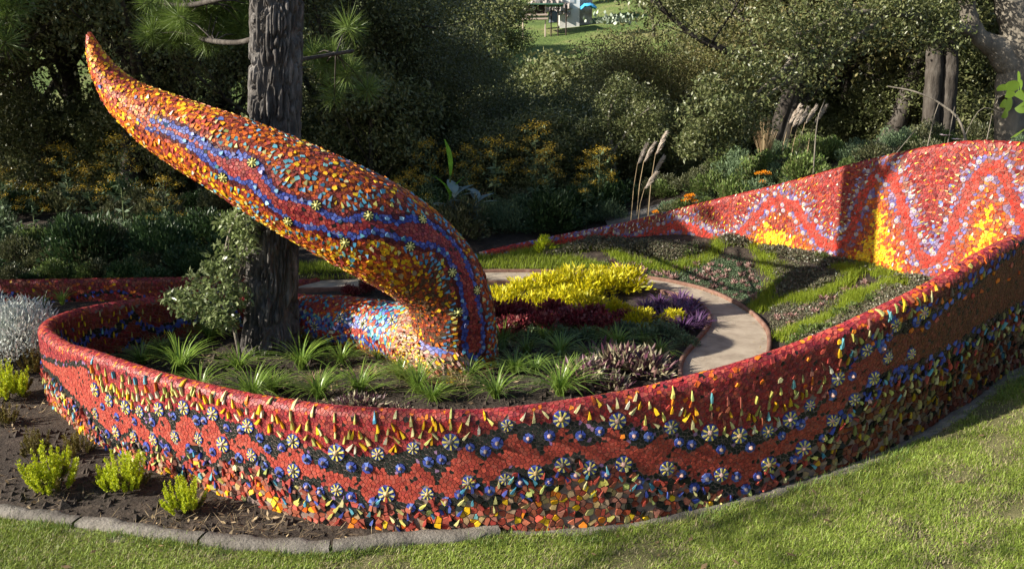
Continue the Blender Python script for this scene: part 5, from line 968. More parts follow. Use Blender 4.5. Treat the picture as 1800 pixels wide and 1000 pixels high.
# marigolds
M_MARI = mat_leaf('marigold_petal', [(.75, .28, .01), (.8, .36, .015), (.62, .2, .01)], rough=.6, trans=.3)
def mari():
    n = 90; d = unit(n); d[:, 2] = abs(d[:, 2]) * .7 + .05; V, F = leaves(d * .028, .02, .018, .3, d); return make_mesh('flower', V, F, M_MARI)
MAR = mari()
for x, y, Y, lst, l in [(1212, 352, 12.9, [(-10, 0), (0, 3), (8, -1), (2, 9), (-5, 8)], 'orange marigold plant with a tight cluster of blooms near the path'), (1337, 330, 12.6, [(-8, 0), (2, 2), (9, 0), (0, -14)], 'orange marigold plant with four blooms above the wall rim'), (1152, 352, 12.9, [(0, 0), (4, -8)], 'small marigold with faded orange blooms')]:
    p = at_y(x, y, Y); p[2] = hgt(p[0], p[1])[0]; e = empty('marigold', p); tag(e, l, 'marigold'); hz = .35; link('foliage', bush_mesh('foliage', M_GREEN, (.12, .12, .22), 300, .05, .02, 10)[0], e); q = Geo()
    for a, b in lst: f = .0085; c = np.array([a * f, -.06, hz + b * f]); o = link('flower', MAR, e, c); o.scale = (1.3,) * 3; q.tube([[0, 0, .05], c * [.6, .6, .6], c], [.004, .003, .003], 4, cap=False)
    q.build('stem', M_GSTEM, e)
# strip of grey path seen behind the wall, and grass strip behind the main path
M_GRAV = mat_noise('grey_gravel', [(.3, (.12, .11, .10)), (.7, (.24, .22, .2))], scale=12, bump=.5, bscale=80)
Vb = []
for x in np.linspace(1.55, 2.5, 24):
    for yy in (13.0, 13.5, 14.0, 14.4): y_ = yy + .02 * x; Vb.append((x, y_, hgt(x, y_, False)[0] + .03))
i, j = np.meshgrid(np.arange(23), np.arange(3), indexing='ij'); tag(link('back_path', make_mesh('back_path', Vb, np.stack([i * 4 + j, (i + 1) * 4 + j, (i + 1) * 4 + j + 1, i * 4 + j + 1], -1).reshape(-1, 4), M_GRAV)), kind='structure')
n = 9000; Q = scatter_px([(525, 466), (560, 462), (700, 462), (870, 450), (1010, 452), (1080, 470), (1000, 476), (860, 474), (700, 480), (600, 484), (525, 486)], n); P = ground_many(Q); V, F, C = blades(P[:, :2], P[:, 2] - .01, rng.uniform(.04, .11, len(P)), np.full(len(P), .007), rng.uniform(.3, 1, len(P)), np.ones((len(P), 3)))
tag(link('grass_strip', make_mesh('grass_strip', V, F, M_MOND)), 'strip of shaggy grass on the far side of the gravel path', 'grass', kind='stuff')
# small post beside the path
g = Geo(); p = gnd(634, 512); g.tube([p, p + [0, 0, .12]], [.02, .02], 8); g.tube([p + [0, 0, .12], p + [0, 0, .14]], [.026, .022], 8); tag(g.build('garden_light', M_STEM), 'short black garden post at the edge of the path', 'post')
# daisies over the high rim
M_DAI = mat_leaf('daisy_petal', [(.8, .55, .6), (.85, .7, .72)], rough=.6, trans=.3)
for x, y, l in [(1662, 238, 'pink and white daisy standing above the high rim, left one'), (1683, 245, 'pink and white daisy standing above the high rim, right one')]:
    p = at_y(x, y, 11.6); gz = hgt(p[0], p[1])[0]; e = empty('daisy', (p[0], p[1], gz)); tag(e, l, 'daisy'); h = p[2] - gz; q = Geo(); q.tube([[0, 0, 0], [0, 0, h]], [.004, .003], 4); q.build('stem', M_GSTEM, e); a = np.arange(14) * .4488; ax = np.stack([np.cos(a), np.sin(a), 0 * a + .1], 1); V, F = leaves(np.tile([[0, 0, h]], (14, 1)), .085, .022, 1, ax, spread=.1); link('petals', make_mesh('petals', V, F, M_DAI), e)
# ------------------------------------------------------------ trees
M_BARK = mat_noise('grey_oak_bark', [(.3, (.10, .085, .07)), (.55, (.2, .175, .14)), (.8, (.3, .26, .21))], scale=4, bump=.8, bscale=14, bdist=.03, stretch=(1, 1, .35))
M_DBARK = mat_noise('dark_bark', [(.3, (.025, .021, .018)), (.5, (.06, .05, .042)), (.75, (.13, .115, .10))], scale=9, bump=.8, bscale=20, bdist=.03, stretch=(1, 1, .3))
M_OAK = mat_leaf('oak_leaf', [(.10, .125, .04), (.14, .155, .06), (.21, .21, .09), (.08, .09, .035), (.17, .19, .06)], rough=.42, trans=.22, spec=.5)
M_OAK2 = mat_leaf('deep_oak_leaf', [(.085, .11, .035), (.12, .14, .05), (.18, .185, .08), (.06, .08, .025)], rough=.42, trans=.28, spec=.5)  # slightly darker mix than the plain oak leaf
M_OAK3 = mat_leaf('yellowing_oak_leaf', [(.14, .15, .04), (.19, .18, .06), (.24, .2, .09), (.09, .11, .035)], rough=.45, trans=.28, spec=.4)
M_FARL = mat_leaf('far_tree_leaf', [(.10, .125, .04), (.14, .16, .055), (.2, .2, .085), (.075, .10, .03)], rough=.5, trans=.25)
def wood(seed, H, r0, n1=7, n2=4, spread=.9, lean=(0, 0), first=.3, wob=.12, droop=0.0, n3=2):
    """trunk, limbs and twigs; returns geometry and twig ends"""
    R = np.random.default_rng(seed); g = Geo(); tips = []
    def br(p, d, L, r, depth, n):
        pts = [p]; dd = d / np.linalg.norm(d)
        for k in range(5): dd = dd + R.normal(0, wob, 3) + np.array([0, 0, (.05 if depth else .02) - droop * (depth > 0)]); dd /= np.linalg.norm(dd); pts.append(pts[-1] + dd * L / 5)
        pts = np.array(pts); rad = np.linspace(r, r * (.5 if depth == 0 else .3), 6)
        if depth == 0: rad[0] *= 1.45
        C = catmull(np.column_stack([pts, rad]), 3); g.tube(C[:, :3], C[:, 3], (12, 8, 5, 4)[depth], cap=False)
        if depth >= 2: tips.extend([pts[-1], pts[3]])
        elif depth == 1: tips.append(pts[-1])
        if depth < (3 if n3 else 2):
            m = (n1, n2, n3)[depth]
            for i in range(m):
                f = (first if depth == 0 else .3) + (1 - (first if depth == 0 else .3)) * (i + R.uniform(.2, .9)) / m; k = min(4.99, f * 5); a, b = int(k), k - int(k); q = pts[a] * (1 - b) + pts[a + 1] * b
                az = i * 2.4 + R.uniform(-.5, .5); out = np.array([math.cos(az), math.sin(az), R.uniform(.1, .7)]); ax = (pts[a + 1] - pts[a]); ax /= np.linalg.norm(ax)
                br(q, out * spread + ax * .45, L * ((.62, .5, .45)[depth]) * R.uniform(.75, 1.15) * (1.15 - .35 * f), r * (1 - .5 * f) * (.5, .45, .5)[depth], depth + 1, 0)
    br(np.zeros(3), np.array([lean[0], lean[1], 1.0]), H, r0, 0, 0); return g, np.array(tips)
def crown(tips, n, L, Wd, cr, mat, flat=.7, extra=None, up=.4):
    own = rng.integers(0, len(tips), n); sc = rng.uniform(.6, 1.3, len(tips)); q = unit(n) * (rng.uniform(.15, 1, n) ** .5)[:, None] * cr * sc[own][:, None] * [1, 1, flat]; V, F = leaves(tips[own] + q, L, Wd, up); g = Geo(); g.add(V, F); return g.mesh('crown', mat)
def tree_kind(name, seed, H, r0, nl, L, Wd, cr, mat, bark, **k):
    g, tips = wood(seed, H, r0, **k); return name, g.mesh('trunk', bark, True), crown(tips, nl, L, Wd, cr, mat)
def plant_tree(kind, p, s, rz, label, group=None, cat='tree', sz=1.0):
    name, tm, cm = kind; e = empty(name, p, rz); e.scale = (s, s, s * sz); link('trunk', tm, e); link('crown', cm, e); tag(e, label, cat, group); return e
T1 = [tree_kind('oak_tree', 11 + i, 4.6, .17, 42000, .072, .036, .75, (M_OAK, M_OAK, M_OAK2, M_OAK3)[i], M_DBARK, first=.28, n1=9, n2=5) for i in range(4)]
T2 = [tree_kind('oak_tree', 31 + i, 4.2, .15, 26000, .15, .08, .85, M_FARL, M_DBARK, first=.2, n1=9, n2=5, n3=0) for i in range(2)]
T3 = [tree_kind('oak_bush', 41 + i, 1.8, .06, 15000, .08, .036, .42, (M_OAK, M_OAK2)[i], M_DBARK, first=.1, n1=9, n2=4, n3=0, spread=1.0) for i in range(2)]
def spot(px, Y): p = at_y(px, 300, Y); p[2] = hgt(p[0], p[1], False)[0] - .1; return p
# dark oaks of the near wood, left to right
near = [(-150, 15.5, 1.25, 'leafy oak cut by the left edge of view'), (-30, 17.5, 1.3, 'dark oak at the far left of the near wood'), (95, 20.0, 1.4, 'dark oak behind the yellow flowers at the far left'), (135, 19.5, 1.5, 'tall dark oak behind the tail tip'), (215, 16.5, 1.3, 'dark oak with a bare forking trunk below the tail tip'), (290, 18.5, 1.35, 'dark oak midway between tail tip and pine'), (370, 16.8, 1.2, 'dark oak just left of the pine trunk'),
        (450, 20, 1.4, 'dark oak hidden mostly by the pine trunk'), (560, 18, 1.1, 'dark oak just right of the pine trunk'), (650, 20.5, 1.0, 'dark oak above the back of the tail'), (735, 18.5, .75, 'lower dark oak above the tail bend')]
for k, (x, Y, s, l) in enumerate(near): plant_tree(T1[k % 2], spot(x, Y), s, k * 1.3, l, 'dark oaks of the near wood')
cen = [(830, 22, .78, 'low shaded oak in the hollow right of the tail'), (900, 24, .85, 'round oak in the hollow, centre of the wood'), (980, 22, .75, 'shaded oak behind the yellow-flowered plants'), (1060, 23, .85, 'oak behind the pampas plumes'), (1130, 20, .8, 'oak just right of the pampas plumes'), (1190, 24, .95, 'oak behind the sunny border'),
       (700, 27, 1.0, 'sunlit-topped oak behind the tail, farther up the hollow'), (790, 30, 1.1, 'farther sunlit oak right of the tail bend'), (870, 33, 1.0, 'sunlit oak whose crown reaches up towards the hut'), (950, 33, 1.2, 'sunlit oak crown directly below the hut'), (1030, 34, 1.15, 'sunlit oak crown below the green meadow'), (1110, 31, 1.05, 'sunlit oak crown below the cactus clump'), (1190, 31, 1.0, 'sunlit oak right of the meadow'), (600, 28, 1.15, 'high sunlit oak beside the pine trunk'), (640, 36, 1.5, 'far oak left of the pale rooftops'), (740, 38, 1.3, 'far oak below the pink-roofed house')]
for k, (x, Y, s, l) in enumerate(cen): plant_tree(T1[2 + (k % 3 == 1)] if Y < 26 else T2[k % 2], spot(x, Y), s, k * 2.1, l, 'oaks of the hollow')
rt = [(1330, 18.0, 1.1, 'grey-green oak behind the marigolds'), (1420, 21, 1.5, 'tall grey-green oak behind the sunny border'), (1370, 17.8, 1.25, 'oak behind the beige pampas plumes'), (1450, 20, 1.5, 'grey-green oak left of the twin dark trunks'), (1530, 17.2, 1.2, 'leafy oak close behind the high wall'), (1600, 21, 1.5, 'oak filling the gap left of the twin trunks'), (1700, 20, 1.5, 'oak behind the twin dark trunks'), (1790, 19, 1.4, 'oak behind the pale forked oak'), (1880, 17, 1.4, 'oak cut by the right edge of view'), (1300, 27, 1.5, 'tall oak at the right end of the hollow'), (1350, 29, 1.6, 'big oak rising above the marigold border'), (1380, 28, 1.7, 'big far oak in the right part of the wood')]
for k, (x, Y, s, l) in enumerate(rt): plant_tree(T1[(2, 3, 0, 2)[k % 4]], spot(x, Y), s, k * 1.7, l, 'oaks of the right-hand wood')
for k in range(34):      # bushes that close the view under the crowns
    x = -80 + 1960 * (k + rng.uniform(0, 1)) / 34; Y = rng.uniform(16.5, 19.5); plant_tree(T3[k % 2], spot(x, Y), rng.uniform(.8, 1.25), k * 1.1, 'bushy dark oak scrub filling the wood below the crowns', 'oak scrub under the wood', 'bush')
# trees standing outside the view at the left, whose shade falls over the garden
plant_tree(T3[0], np.array([-8.3, 8.5, 0.0]), 1.6, .5, 'bushy oak standing off the left side of the garden', None, 'bush')
for k, (x, y, s, l) in enumerate([(-10.2, 11.8, 1.2, 'oak off the left side behind the low wall'), (-11.5, 14.6, 1.3, 'oak off the left side at the edge of the wood')]): plant_tree(T1[k % 2], np.array([x, y, 0.0]), s, k * 2.0, l)
TS = tree_kind('young_oak', 77, 3.6, .07, 1500, .085, .042, .36, M_OAK, M_BARK, first=.45, n1=6, n2=3, n3=0); plant_tree(TS, np.array([-6.9, 1.3, 0.0]), 1.25, .4, 'thin young oak beside the viewer at the left')
# far hillside trees
far = [(560, 62), (610, 66), (700, 58), (760, 70), (800, 62), (850, 58), (1195, 66), (1240, 62), (1300, 60), (1020, 96), (1060, 100), (1110, 98), (1160, 95), (1180, 82), (1215, 88), (500, 70), (420, 64), (340, 60), (250, 64), (150, 60), (50, 62), (1380, 64), (1480, 60), (1580, 64), (1680, 60), (1780, 62), (840, 92), (900, 104), (690, 76), (980, 110), (1140, 74), (740, 92), (660, 96), (580, 90), (1270, 84), (1340, 80)]
for k, (x, Y) in enumerate(far): plant_tree(T2[k % 2], spot(x, Y), rng.uniform(.9, 1.4) * (1.0 if Y < 75 else .75), k * 2.3, 'rounded tree on the far sunlit hillside', 'trees on the far hillside')
for k, (x, Y) in enumerate([(640, 46), (720, 48), (820, 44), (1200, 47), (780, 52), (870, 52), (560, 45), (480, 48), (1280, 44), (1360, 46)]): plant_tree(T2[k % 2], spot(x, Y), rng.uniform(.75, 1.0) * (1 if not 880 < x < 1110 else .8), k * 1.9, 'tree of the middle slope between the hollow and the hillside', 'trees of the middle slope')

# ---- right-hand oaks with visible limbs
def limb_tree(name, base, paths, tipsets, nl, L, Wd, cr, mat, bark, label, twigs=0):
    e = empty(name, base); g = Geo()
    for pts in paths:
        A = np.array([(*at_y(x, y, Y), r) for x, y, Y, r in pts]); A[:, :3] -= base; C = catmull(A, 10); V, F = tube(C[:, :3], C[:, 3], 26); cc = np.repeat(C[:, :3], 26, axis=0); rr = np.repeat(C[:, 3], 26)[:, None]; nz_ = (fbm(V[:, 0] * 5, V[:, 1] * 5, V[:, 2] * 2.2) - .5)[:, None] * .35 + (fbm(V[:, 0] * 24, V[:, 1] * 24, V[:, 2] * 6) - .5)[:, None] * .42; g.add(cc + (V - cc) * (1 + nz_), F)
    tips = np.array([at_y(x, y, Y) - base for x, y, Y in tipsets])
    for t in tips[:0]:
        for q in range(3): d = unit(1)[0] * .5; g.tube([t - d, t + [0, 0, .05], t + d * .8], [.012, .008, .003], 4, cap=False)
    g.build('trunk', bark, e, True)
    if nl: link('crown', crown(tips, nl, L, Wd, cr, mat, .8), e)
    tag(e, label, 'tree'); return e
b = spot(1780, 14.2); Yk = 14.2
limb_tree('forked_oak', b, [[(1788, 330, Yk, .36), (1780, 260, Yk, .27), (1778, 190, Yk, .24), (1778, 140, Yk, .22), (1790, 95, Yk, .26), (1788, 50, Yk, .24), (1774, 0, Yk, .22), (1768, -80, Yk, .2), (1760, -200, Yk, .16)],
    [(1780, 115, Yk, .25), (1752, 85, Yk, .18), (1722, 66, Yk, .13), (1706, 35, Yk, .13), (1700, 5, Yk, .12), (1692, -60, Yk, .1)], [(1716, 62, Yk, .10), (1690, 50, Yk - .1, .08), (1650, 42, Yk - .2, .07), (1600, 28, Yk - .3, .06), (1540, 22, Yk - .5, .045), (1480, 20, Yk - .6, .03)], [(1778, 185, Yk, .1), (1765, 178, Yk - .3, .09)],
    [(1560, 24, Yk - .4, .05), (1500, 70, Yk - .6, .045), (1440, 110, Yk - .8, .035), (1370, 130, Yk - 1, .02)], [(1500, 20, Yk - .5, .05), (1420, 60, Yk - .8, .045), (1380, 120, Yk - 1, .04), (1330, 165, Yk - 1.2, .025)], [(1440, 110, Yk - .8, .035), (1390, 140, Yk - .9, .03), (1330, 178, Yk - 1.1, .02), (1250, 205, Yk - 1.4, .01)]],
    [(1560, 40, 13.6), (1500, 60, 13.4), (1450, 90, 13.2), (1400, 60, 13.2), (1620, 50, 13.8), (1480, 30, 13.2), (1380, 110, 13), (1330, 150, 12.8), (1280, 190, 12.6), (1230, 200, 12.6), (1560, 0, 13.6), (1650, 20, 13.8), (1700, -20, 14), (1780, -60, 14.2), (1620, -20, 13.8), (1440, 10, 13.2), (1350, 40, 13.0), (1420, 130, 13.3), (1660, 60, 13.7), (1250, 150, 12.9), (1310, 110, 13), (1230, 235, 12.8), (1260, 220, 12.8), (1215, 255, 12.7), (1290, 230, 12.9), (1320, 205, 13), (1250, 252, 12.8)], 17000, .07, .032, .42, M_OAK2, M_BARK, 'pale forked oak with smooth grey limbs at the right edge', 21)
for x0, x1, l in [(1642, 1636, 'left trunk of the pair of dark oaks behind the high wall'), (1668, 1664, 'right trunk of the pair of dark oaks behind the high wall')]:
    b = spot(x1, 15.2); limb_tree('dark_oak', b, [[(x1, 330, 15.2, .17), (x1 - 2, 250, 15.2, .145), (x0 - 2, 160, 15.2, .14), (x0, 90, 15.3, .135), (x0 + 4, 0, 15.4, .13), (x0 + 6, -150, 15.4, .1)]], [(x0 - 30, -20, 15.3), (x0 + 20, -40, 15.4), (x0, 10, 15.3), (x0 - 60, 20, 15.2), (x0 + 40, 25, 15.2)], 5000, .07, .032, .5, M_OAK, M_DBARK, l, 5)
# pale shrub-tree standing in the gloom
b = spot(1080, 16.0); e = limb_tree('slender_oak', b, [[(1085, 370, 16, .05), (1078, 280, 16, .04), (1070, 210, 16, .03), (1085, 160, 16, .02)], [(1076, 270, 16, .03), (1120, 210, 15.8, .02), (1150, 185, 15.7, .012)]], [(1070, 180, 16), (1090, 150, 16), (1060, 220, 16), (1110, 215, 15.8), (1140, 195, 15.7), (1085, 250, 15.9), (1030, 225, 15.9), (1125, 250, 15.7), (1060, 280, 15.8), (1150, 230, 15.7)], 6500, .06, .03, .34, M_OAK2, M_BARK, 'slender pale-leaved young oak standing in front of the dark hollow', 10)
# bare stems over the high wall
g = Geo()
def stick(pts, r, label):
    A = np.array([at_y(*q) for q in pts]); A[0][2] = min(A[0][2], hgt(A[0][0], A[0][1], False)[0]); g = Geo(); g.tube(catmull(A, 5), np.linspace(r, r * .45, len(pts) * 5 - 4), 6); tag(g.build('fallen_stick', M_BARK, None, True), label, 'stick', 'bare stems behind the high wall')
stick([(1715, 262, 11.5), (1690, 220, 11.6), (1655, 184, 11.7), (1610, 162, 11.8), (1560, 152, 12)], .02, 'thickest bare arching stem behind the high wall'); stick([(1624, 270, 11.6), (1640, 215, 11.6), (1650, 182, 11.6)], .010, 'straight bare stem leaning right from the high rim'); stick([(1662, 255, 11.6), (1672, 220, 11.6), (1678, 188, 11.6)], .009, 'short bare stem between the dark trunks and the arch')
stick([(1728, 262, 11.6), (1740, 220, 11.6), (1744, 200, 11.6)], .009, 'bare stem standing near the pale forked oak'); stick([(1678, 262, 12), (1720, 196, 12), (1765, 200, 12)], .007, 'thin pale stem running level towards the forked oak'); stick([(1545, 300, 12), (1575, 270, 12), (1612, 225, 12)], .008, 'thin stem slanting up above the wall rim'); stick([(1430, 310, 12.2), (1436, 220, 12.2), (1450, 175, 12.3)], .012, 'dark upright stem in front of the right-hand wood')
# broad bright leaves reaching in at the right edge
b = np.array(at_y(1860, 330, 8.6)); b[2] = hgt(b[0], b[1])[0]; e = empty('fig_sapling', b); tag(e, 'leafy sapling with broad bright lobed leaves at the right edge', 'sapling'); g = Geo(); tp = at_y(1835, 120, 8.6) - b; g.tube([[0, 0, 0], tp * .5 + [.1, 0, 0], tp], [.03, .02, .01], 6); g.build('stem', M_BARK, e)
def lobed(L):
    a = np.linspace(-2.5, 2.5, 29); r = L * (.55 + .4 * np.abs(np.cos(a * 1.5)) ** .7) * (1 - .12 * abs(a)); V = np.column_stack([r * np.sin(a), np.zeros(29), r * np.cos(a)]); V = np.vstack([[[0, -.015, 0]], V]); V[1:, 1] = -.08 * (V[1:, 0] ** 2 / L) * 3; return V, [[0, i, i + 1] for i in range(1, 29)]
M_FIG = mat_leaf('fig_leaf', [(.14, .24, .03), (.18, .3, .04)], rough=.5, trans=.45); V0, F0 = lobed(.16); me = make_mesh('leaf', V0, F0, M_FIG, smooth=True)
for x, y, ax, ay, az, s in [(1800, 178, 1.2, 1.4, 0, 1.0), (1765, 190, .7, 1.0, .6, .9), (1800, 225, -.4, 2.6, .3, 1.2), (1790, 150, .5, .3, 1.2, .9), (1825, 140, .3, .4, 0, 1.1), (1840, 190, .3, 1.4, 0, 1.1), (1770, 158, 1.3, .6, 0, .8)]:
    o = link('leaf', me, e, at_y(x, y, 8.4 + rng.uniform(-.1, .2)) - b); o.rotation_euler = (ax - .6, ay, az); o.scale = (s, s, s)

# ------------------------------------------------------------ the big pine
pb = gnd(474, 612); top = at_y(488, 0, 8.35)
axis = np.array([pb + [0, 0, -.1], pb + (top - pb) * .33 + [-.0, 0, 0], pb + (top - pb) * .66, top, top + (top - pb) * 1.0, top + (top - pb) * 2.2]); CA = catmull(axis, 40, step=None)
zz = CA[:, 2]; zc = zz - zz[0]; rad = .255 + .075 * np.exp(-zc / .28) + .0; rad = rad * np.interp(zc, [0, 3.5, 14], [1.0, .98, .55])
NT = 260; H_ = zc[-1]; zs = np.r_[np.arange(0, 4.2, .016), np.linspace(4.25, H_, 60)]; Cx = np.interp(zs, zc, CA[:, 0]); Cy = np.interp(zs, zc, CA[:, 1]); Rz = np.interp(zs, zc, rad)
A_, Zg = np.meshgrid(np.arange(NT) * 2 * math.pi / NT, zs); wx = np.cos(A_) * 1.0; wy = np.sin(A_) * 1.0
def ridged(f, sz, o): return 1 - np.abs(2 * fbm(wx * f, wy * f, Zg * sz + o, o=3) - 1)
warp = .5 * (fbm(wx * 2.5, wy * 2.5, Zg * 4) - .5); n1 = np.abs(2 * vnoise(wx * 8 + warp * 4, wy * 8 + warp * 4, Zg * 4.0) - 1); n2 = np.abs(2 * vnoise(wx * 13 + 9 + warp * 5, wy * 13 + warp * 5, Zg * 6.5 + 3) - 1); cell = np.minimum(n1, n2 * 1.15)
disp = -.055 * np.exp(-(cell / .2) ** 2) + .02 * (fbm(wx * 9, wy * 9, Zg * 9) - .5) + .006 * (fbm(wx * 30, wy * 30, Zg * 30) - .5)
lump = .03 * (fbm(wx * 1.1 + 5, wy * 1.1, Zg * .8) - .5); RR = Rz[:, None] + disp + lump
V = np.stack([Cx[:, None] + np.cos(A_) * RR, Cy[:, None] + np.sin(A_) * RR, Zg + pb[2] - .1], -1).reshape(-1, 3); nz = len(zs); i, j = np.meshgrid(np.arange(nz - 1), np.arange(NT), indexing='ij')
pine = empty('pine_tree', pb); tag(pine, 'tall pine with thick furrowed bark rising through the loop behind the tail', 'tree')
M_PINE = mat_noise('furrowed_pine_bark', [(.3, (.04, .036, .033)), (.5, (.10, .09, .083)), (.75, (.27, .25, .235))], scale=7, bump=1.0, bscale=38, bdist=.015, stretch=(1, 1, .45), detail=12)
link('trunk', make_mesh('trunk', V - pb, np.stack([i * NT + j, i * NT + (j + 1) % NT, (i + 1) * NT + (j + 1) % NT, (i + 1) * NT + j], -1).reshape(-1, 4), M_PINE, smooth=True), pine)
M_NEED = mat_leaf('pine_needle', [(.13, .2, .04), (.18, .26, .05), (.09, .15, .03), (.24, .3, .08)], rough=.45, trans=.3, spec=.5)
def tuft_mesh(n=150, L=.26):
    d = unit(n); d[:, 2] = d[:, 2] * .8 + .25; d /= np.linalg.norm(d, axis=1)[:, None]; V, F = leaves(d * .015, L, .007, .2, d, spread=.1); return make_mesh('needles', V, F, M_NEED)
TU3 = [tuft_mesh() for _ in range(3)]
def pine_branch(pts, tufts, label=None):
    g = Geo(); A = np.array([(*at_y(x, y, Y), r) for x, y, Y, r in pts]); A[:, :3] -= pb; C = catmull(A, 6); g.tube(C[:, :3], C[:, 3], 7); P0 = C[:, :3]
    T = [at_y(x, y, Y) - pb for x, y, Y in tufts]
    for t in T: k = np.argmin(((P0 - t) ** 2).sum(1)); k = max(0, k - 3); g.tube([P0[k], (P0[k] + t) / 2 + [0, 0, .04], t], [.009, .007, .004], 4, cap=False)
    b = g.build('branch', M_DBARK, pine, True)
    for t in T:
        for q in range(2): o = link('needles', TU3[rng.integers(3)], b, t + rng.normal(0, .03, 3)); s = rng.uniform(.75, 1.1); o.scale = (s, s, s); o.rotation_euler = (rng.uniform(-.4, .4), rng.uniform(-.4, .4), rng.uniform(0, 6.28))
tl = lambda cx, cy, rx, ry, Y, n: [(cx + rng.normal(0, rx), cy + rng.normal(0, ry), Y + rng.normal(0, .25)) for _ in range(n)]
pine_branch([(470, 60, 8.4, .035), (420, 75, 8.7, .025), (370, 72, 10.2, .03), (335, 62, 10.8, .02)], tl(350, 45, 38, 26, 10.9, 26) + [(258, 65, 11), (275, 30, 11)])
pine_branch([(470, -20, 8.4, .04), (400, -5, 9.4, .03), (330, 10, 10.4, .03), (270, 5, 11, .02)], tl(370, 12, 50, 22, 10.9, 30))
pine_branch([(500, 110, 8.5, .025), (560, 100, 9.2, .02), (620, 90, 9.9, .02)], tl(585, 100, 32, 28, 10.8, 9))
# dead limb of the left pine: its shadow runs diagonally over the tall wall
# second pine at the left, only its hanging needle tufts reach into view
p2 = at_y(-190, 400, 11.0); p2[2] = 0; e2 = empty('pine_tree', p2); tag(e2, 'pine off the left edge whose bright needle tufts hang into the top left corner', 'tree'); g = Geo(); g.tube([[0, 0, -.1], [.05, 0, 2.5], [.0, .1, 5.5], [0, 0, 9]], [.2, .17, .14, .06], 12)
g.build('trunk', M_DBARK, e2, True)
for k, (bx, by, tfs) in enumerate([(10, 20, [(28, 10), (12, 30), (40, -15), (5, 5), (55, -30)]), (-20, 75, [(8, 75), (-15, 60), (-40, 85)]), (-60, -20, [(-20, -40), (-60, -60), (20, -60)])]):
    g = Geo(); t = at_y(bx, by, 10.8) - p2; s0 = np.array([0, 0, t[2] - .5]); g.tube(catmull([s0, (s0 + t) / 2 + [0, 0, .25], t], 5), np.linspace(.05, .012, 11), 6); b = g.build('branch', M_DBARK, e2, True)
    for x, y in tfs:
        o = link('needles', TU3[k % 3], b, at_y(x, y, 10.8) - p2); o.rotation_euler[2] = x; o.scale = (1.25,) * 3
sd = np.array([to_sun[0], to_sun[1], to_sun[2]]) / math.hypot(to_sun[0], to_sun[1])
A_ = at_y(1690, 252, 9.75) + sd * 11.6; B_ = at_y(1478, 436, 10.15) + sd * 11.6; g = Geo(); s0 = np.array([0, 0, A_[2] - p2[2] + .4]); g.tube(catmull([s0, A_ * 1.3 - B_ * .3 - p2 + [0, .3, .3], A_ - p2, (A_ + B_) / 2 - p2 + [0, 0, .06], B_ - p2], 6), np.linspace(.09, .05, 25), 6); g.build('dead_limb', M_DBARK, e2, True)
# sapling left of the pine
b = gnd(395, 600); e = empty('oak_sapling', b); tag(e, 'leafy young oak leaning over the loop wall just left of the pine trunk', 'sapling'); g = Geo(); g.tube(catmull([at_y(*q) - b for q in [(425, 640, 7.9), (405, 540, 7.9), (395, 470, 7.9), (400, 420, 7.9), (418, 375, 7.9)]], 5), np.linspace(.022, .007, 21), 6)
tips = np.array([at_y(*q) - b for q in [(425, 400, 7.9), (430, 430, 7.8), (405, 395, 8), (415, 450, 7.9), (390, 450, 7.9), (400, 480, 7.8), (372, 470, 7.9), (350, 490, 7.9), (380, 505, 7.8), (410, 510, 7.8), (345, 515, 7.8), (320, 520, 7.9), (300, 523, 7.9), (365, 530, 7.7), (395, 540, 7.7), (340, 545, 7.7), (375, 560, 7.6), (430, 380, 7.9), (440, 415, 8.0), (420, 525, 7.8), (325, 540, 7.7), (400, 565, 7.6)]])
for t in tips: g.tube([[(at_y(402, 480, 7.9) - b)[0], 0, (at_y(402, 480, 7.9) - b)[2] * rng.uniform(.7, 1.1)], t * .6 + np.array([0, 0, .25]) * rng.uniform(0, 1), t], [.008, .006, .003], 4, cap=False)
g.build('trunk', M_BARK, e, True); link('crown', crown(tips, 2900, .06, .028, .13, mat_leaf('sapling_leaf', [(.14, .19, .06), (.2, .25, .09), (.26, .3, .14), (.1, .14, .04)], rough=.35, trans=.3, spec=.6), .8), e)

# ------------------------------------------------------------ hillside: hut, house, terrace
def hill(px, Y): p = at_y(px, 300, Y); p[2] = hgt(p[0], p[1], False)[0]; return p
M_PLANK = mat_noise('dark_plank', [(.3, (.03, .02, .018)), (.7, (.07, .045, .04))], scale=3, bump=0); M_ROOFG = mat_noise('green_sheet_roof', [(.3, (.05, .13, .09)), (.7, (.12, .24, .18))], scale=2, bump=0); M_WHITE = mat_noise('whitewash', [(.3, (.6, .58, .55)), (.7, (.75, .74, .7))], scale=1, bump=0)
M_RUB = mat_noise('rubble_stone', [(.3, (.25, .2, .18)), (.6, (.5, .45, .42)), (.8, (.65, .6, .57))], scale=1.6, bump=1, bscale=3, bdist=.2); M_PLINK = mat_noise('pale_wood', [(.3, (.4, .3, .25)), (.7, (.55, .45, .38))], scale=3, bump=0); M_BLUET = mat_noise('blue_plastic', [(.3, (.03, .3, .6)), (.7, (.1, .45, .75))], scale=1, bump=0); M_GLASS = mat_noise('window_pane', [(.3, (.35, .38, .4)), (.7, (.5, .52, .55))], scale=1, bump=0, rough=.2)
Yh = 80.0; ppm = FPX / Yh          # about 19 px per metre
def hz(py): return at_y(945, py, Yh)[2]
c = at_y(943, 30, Yh); x0, x1 = at_y(924, 30, Yh)[0], at_y(957, 30, Yh)[0]; zb, zt = hz(26), hz(11)
hut = empty('wooden_hut', (c[0], Yh, zb - .7)); o = np.array([c[0], Yh, zb - .7]); tag(hut, 'dark wooden hut with a green-edged roof and pale veranda posts on the hillside', 'hut')
n = 11
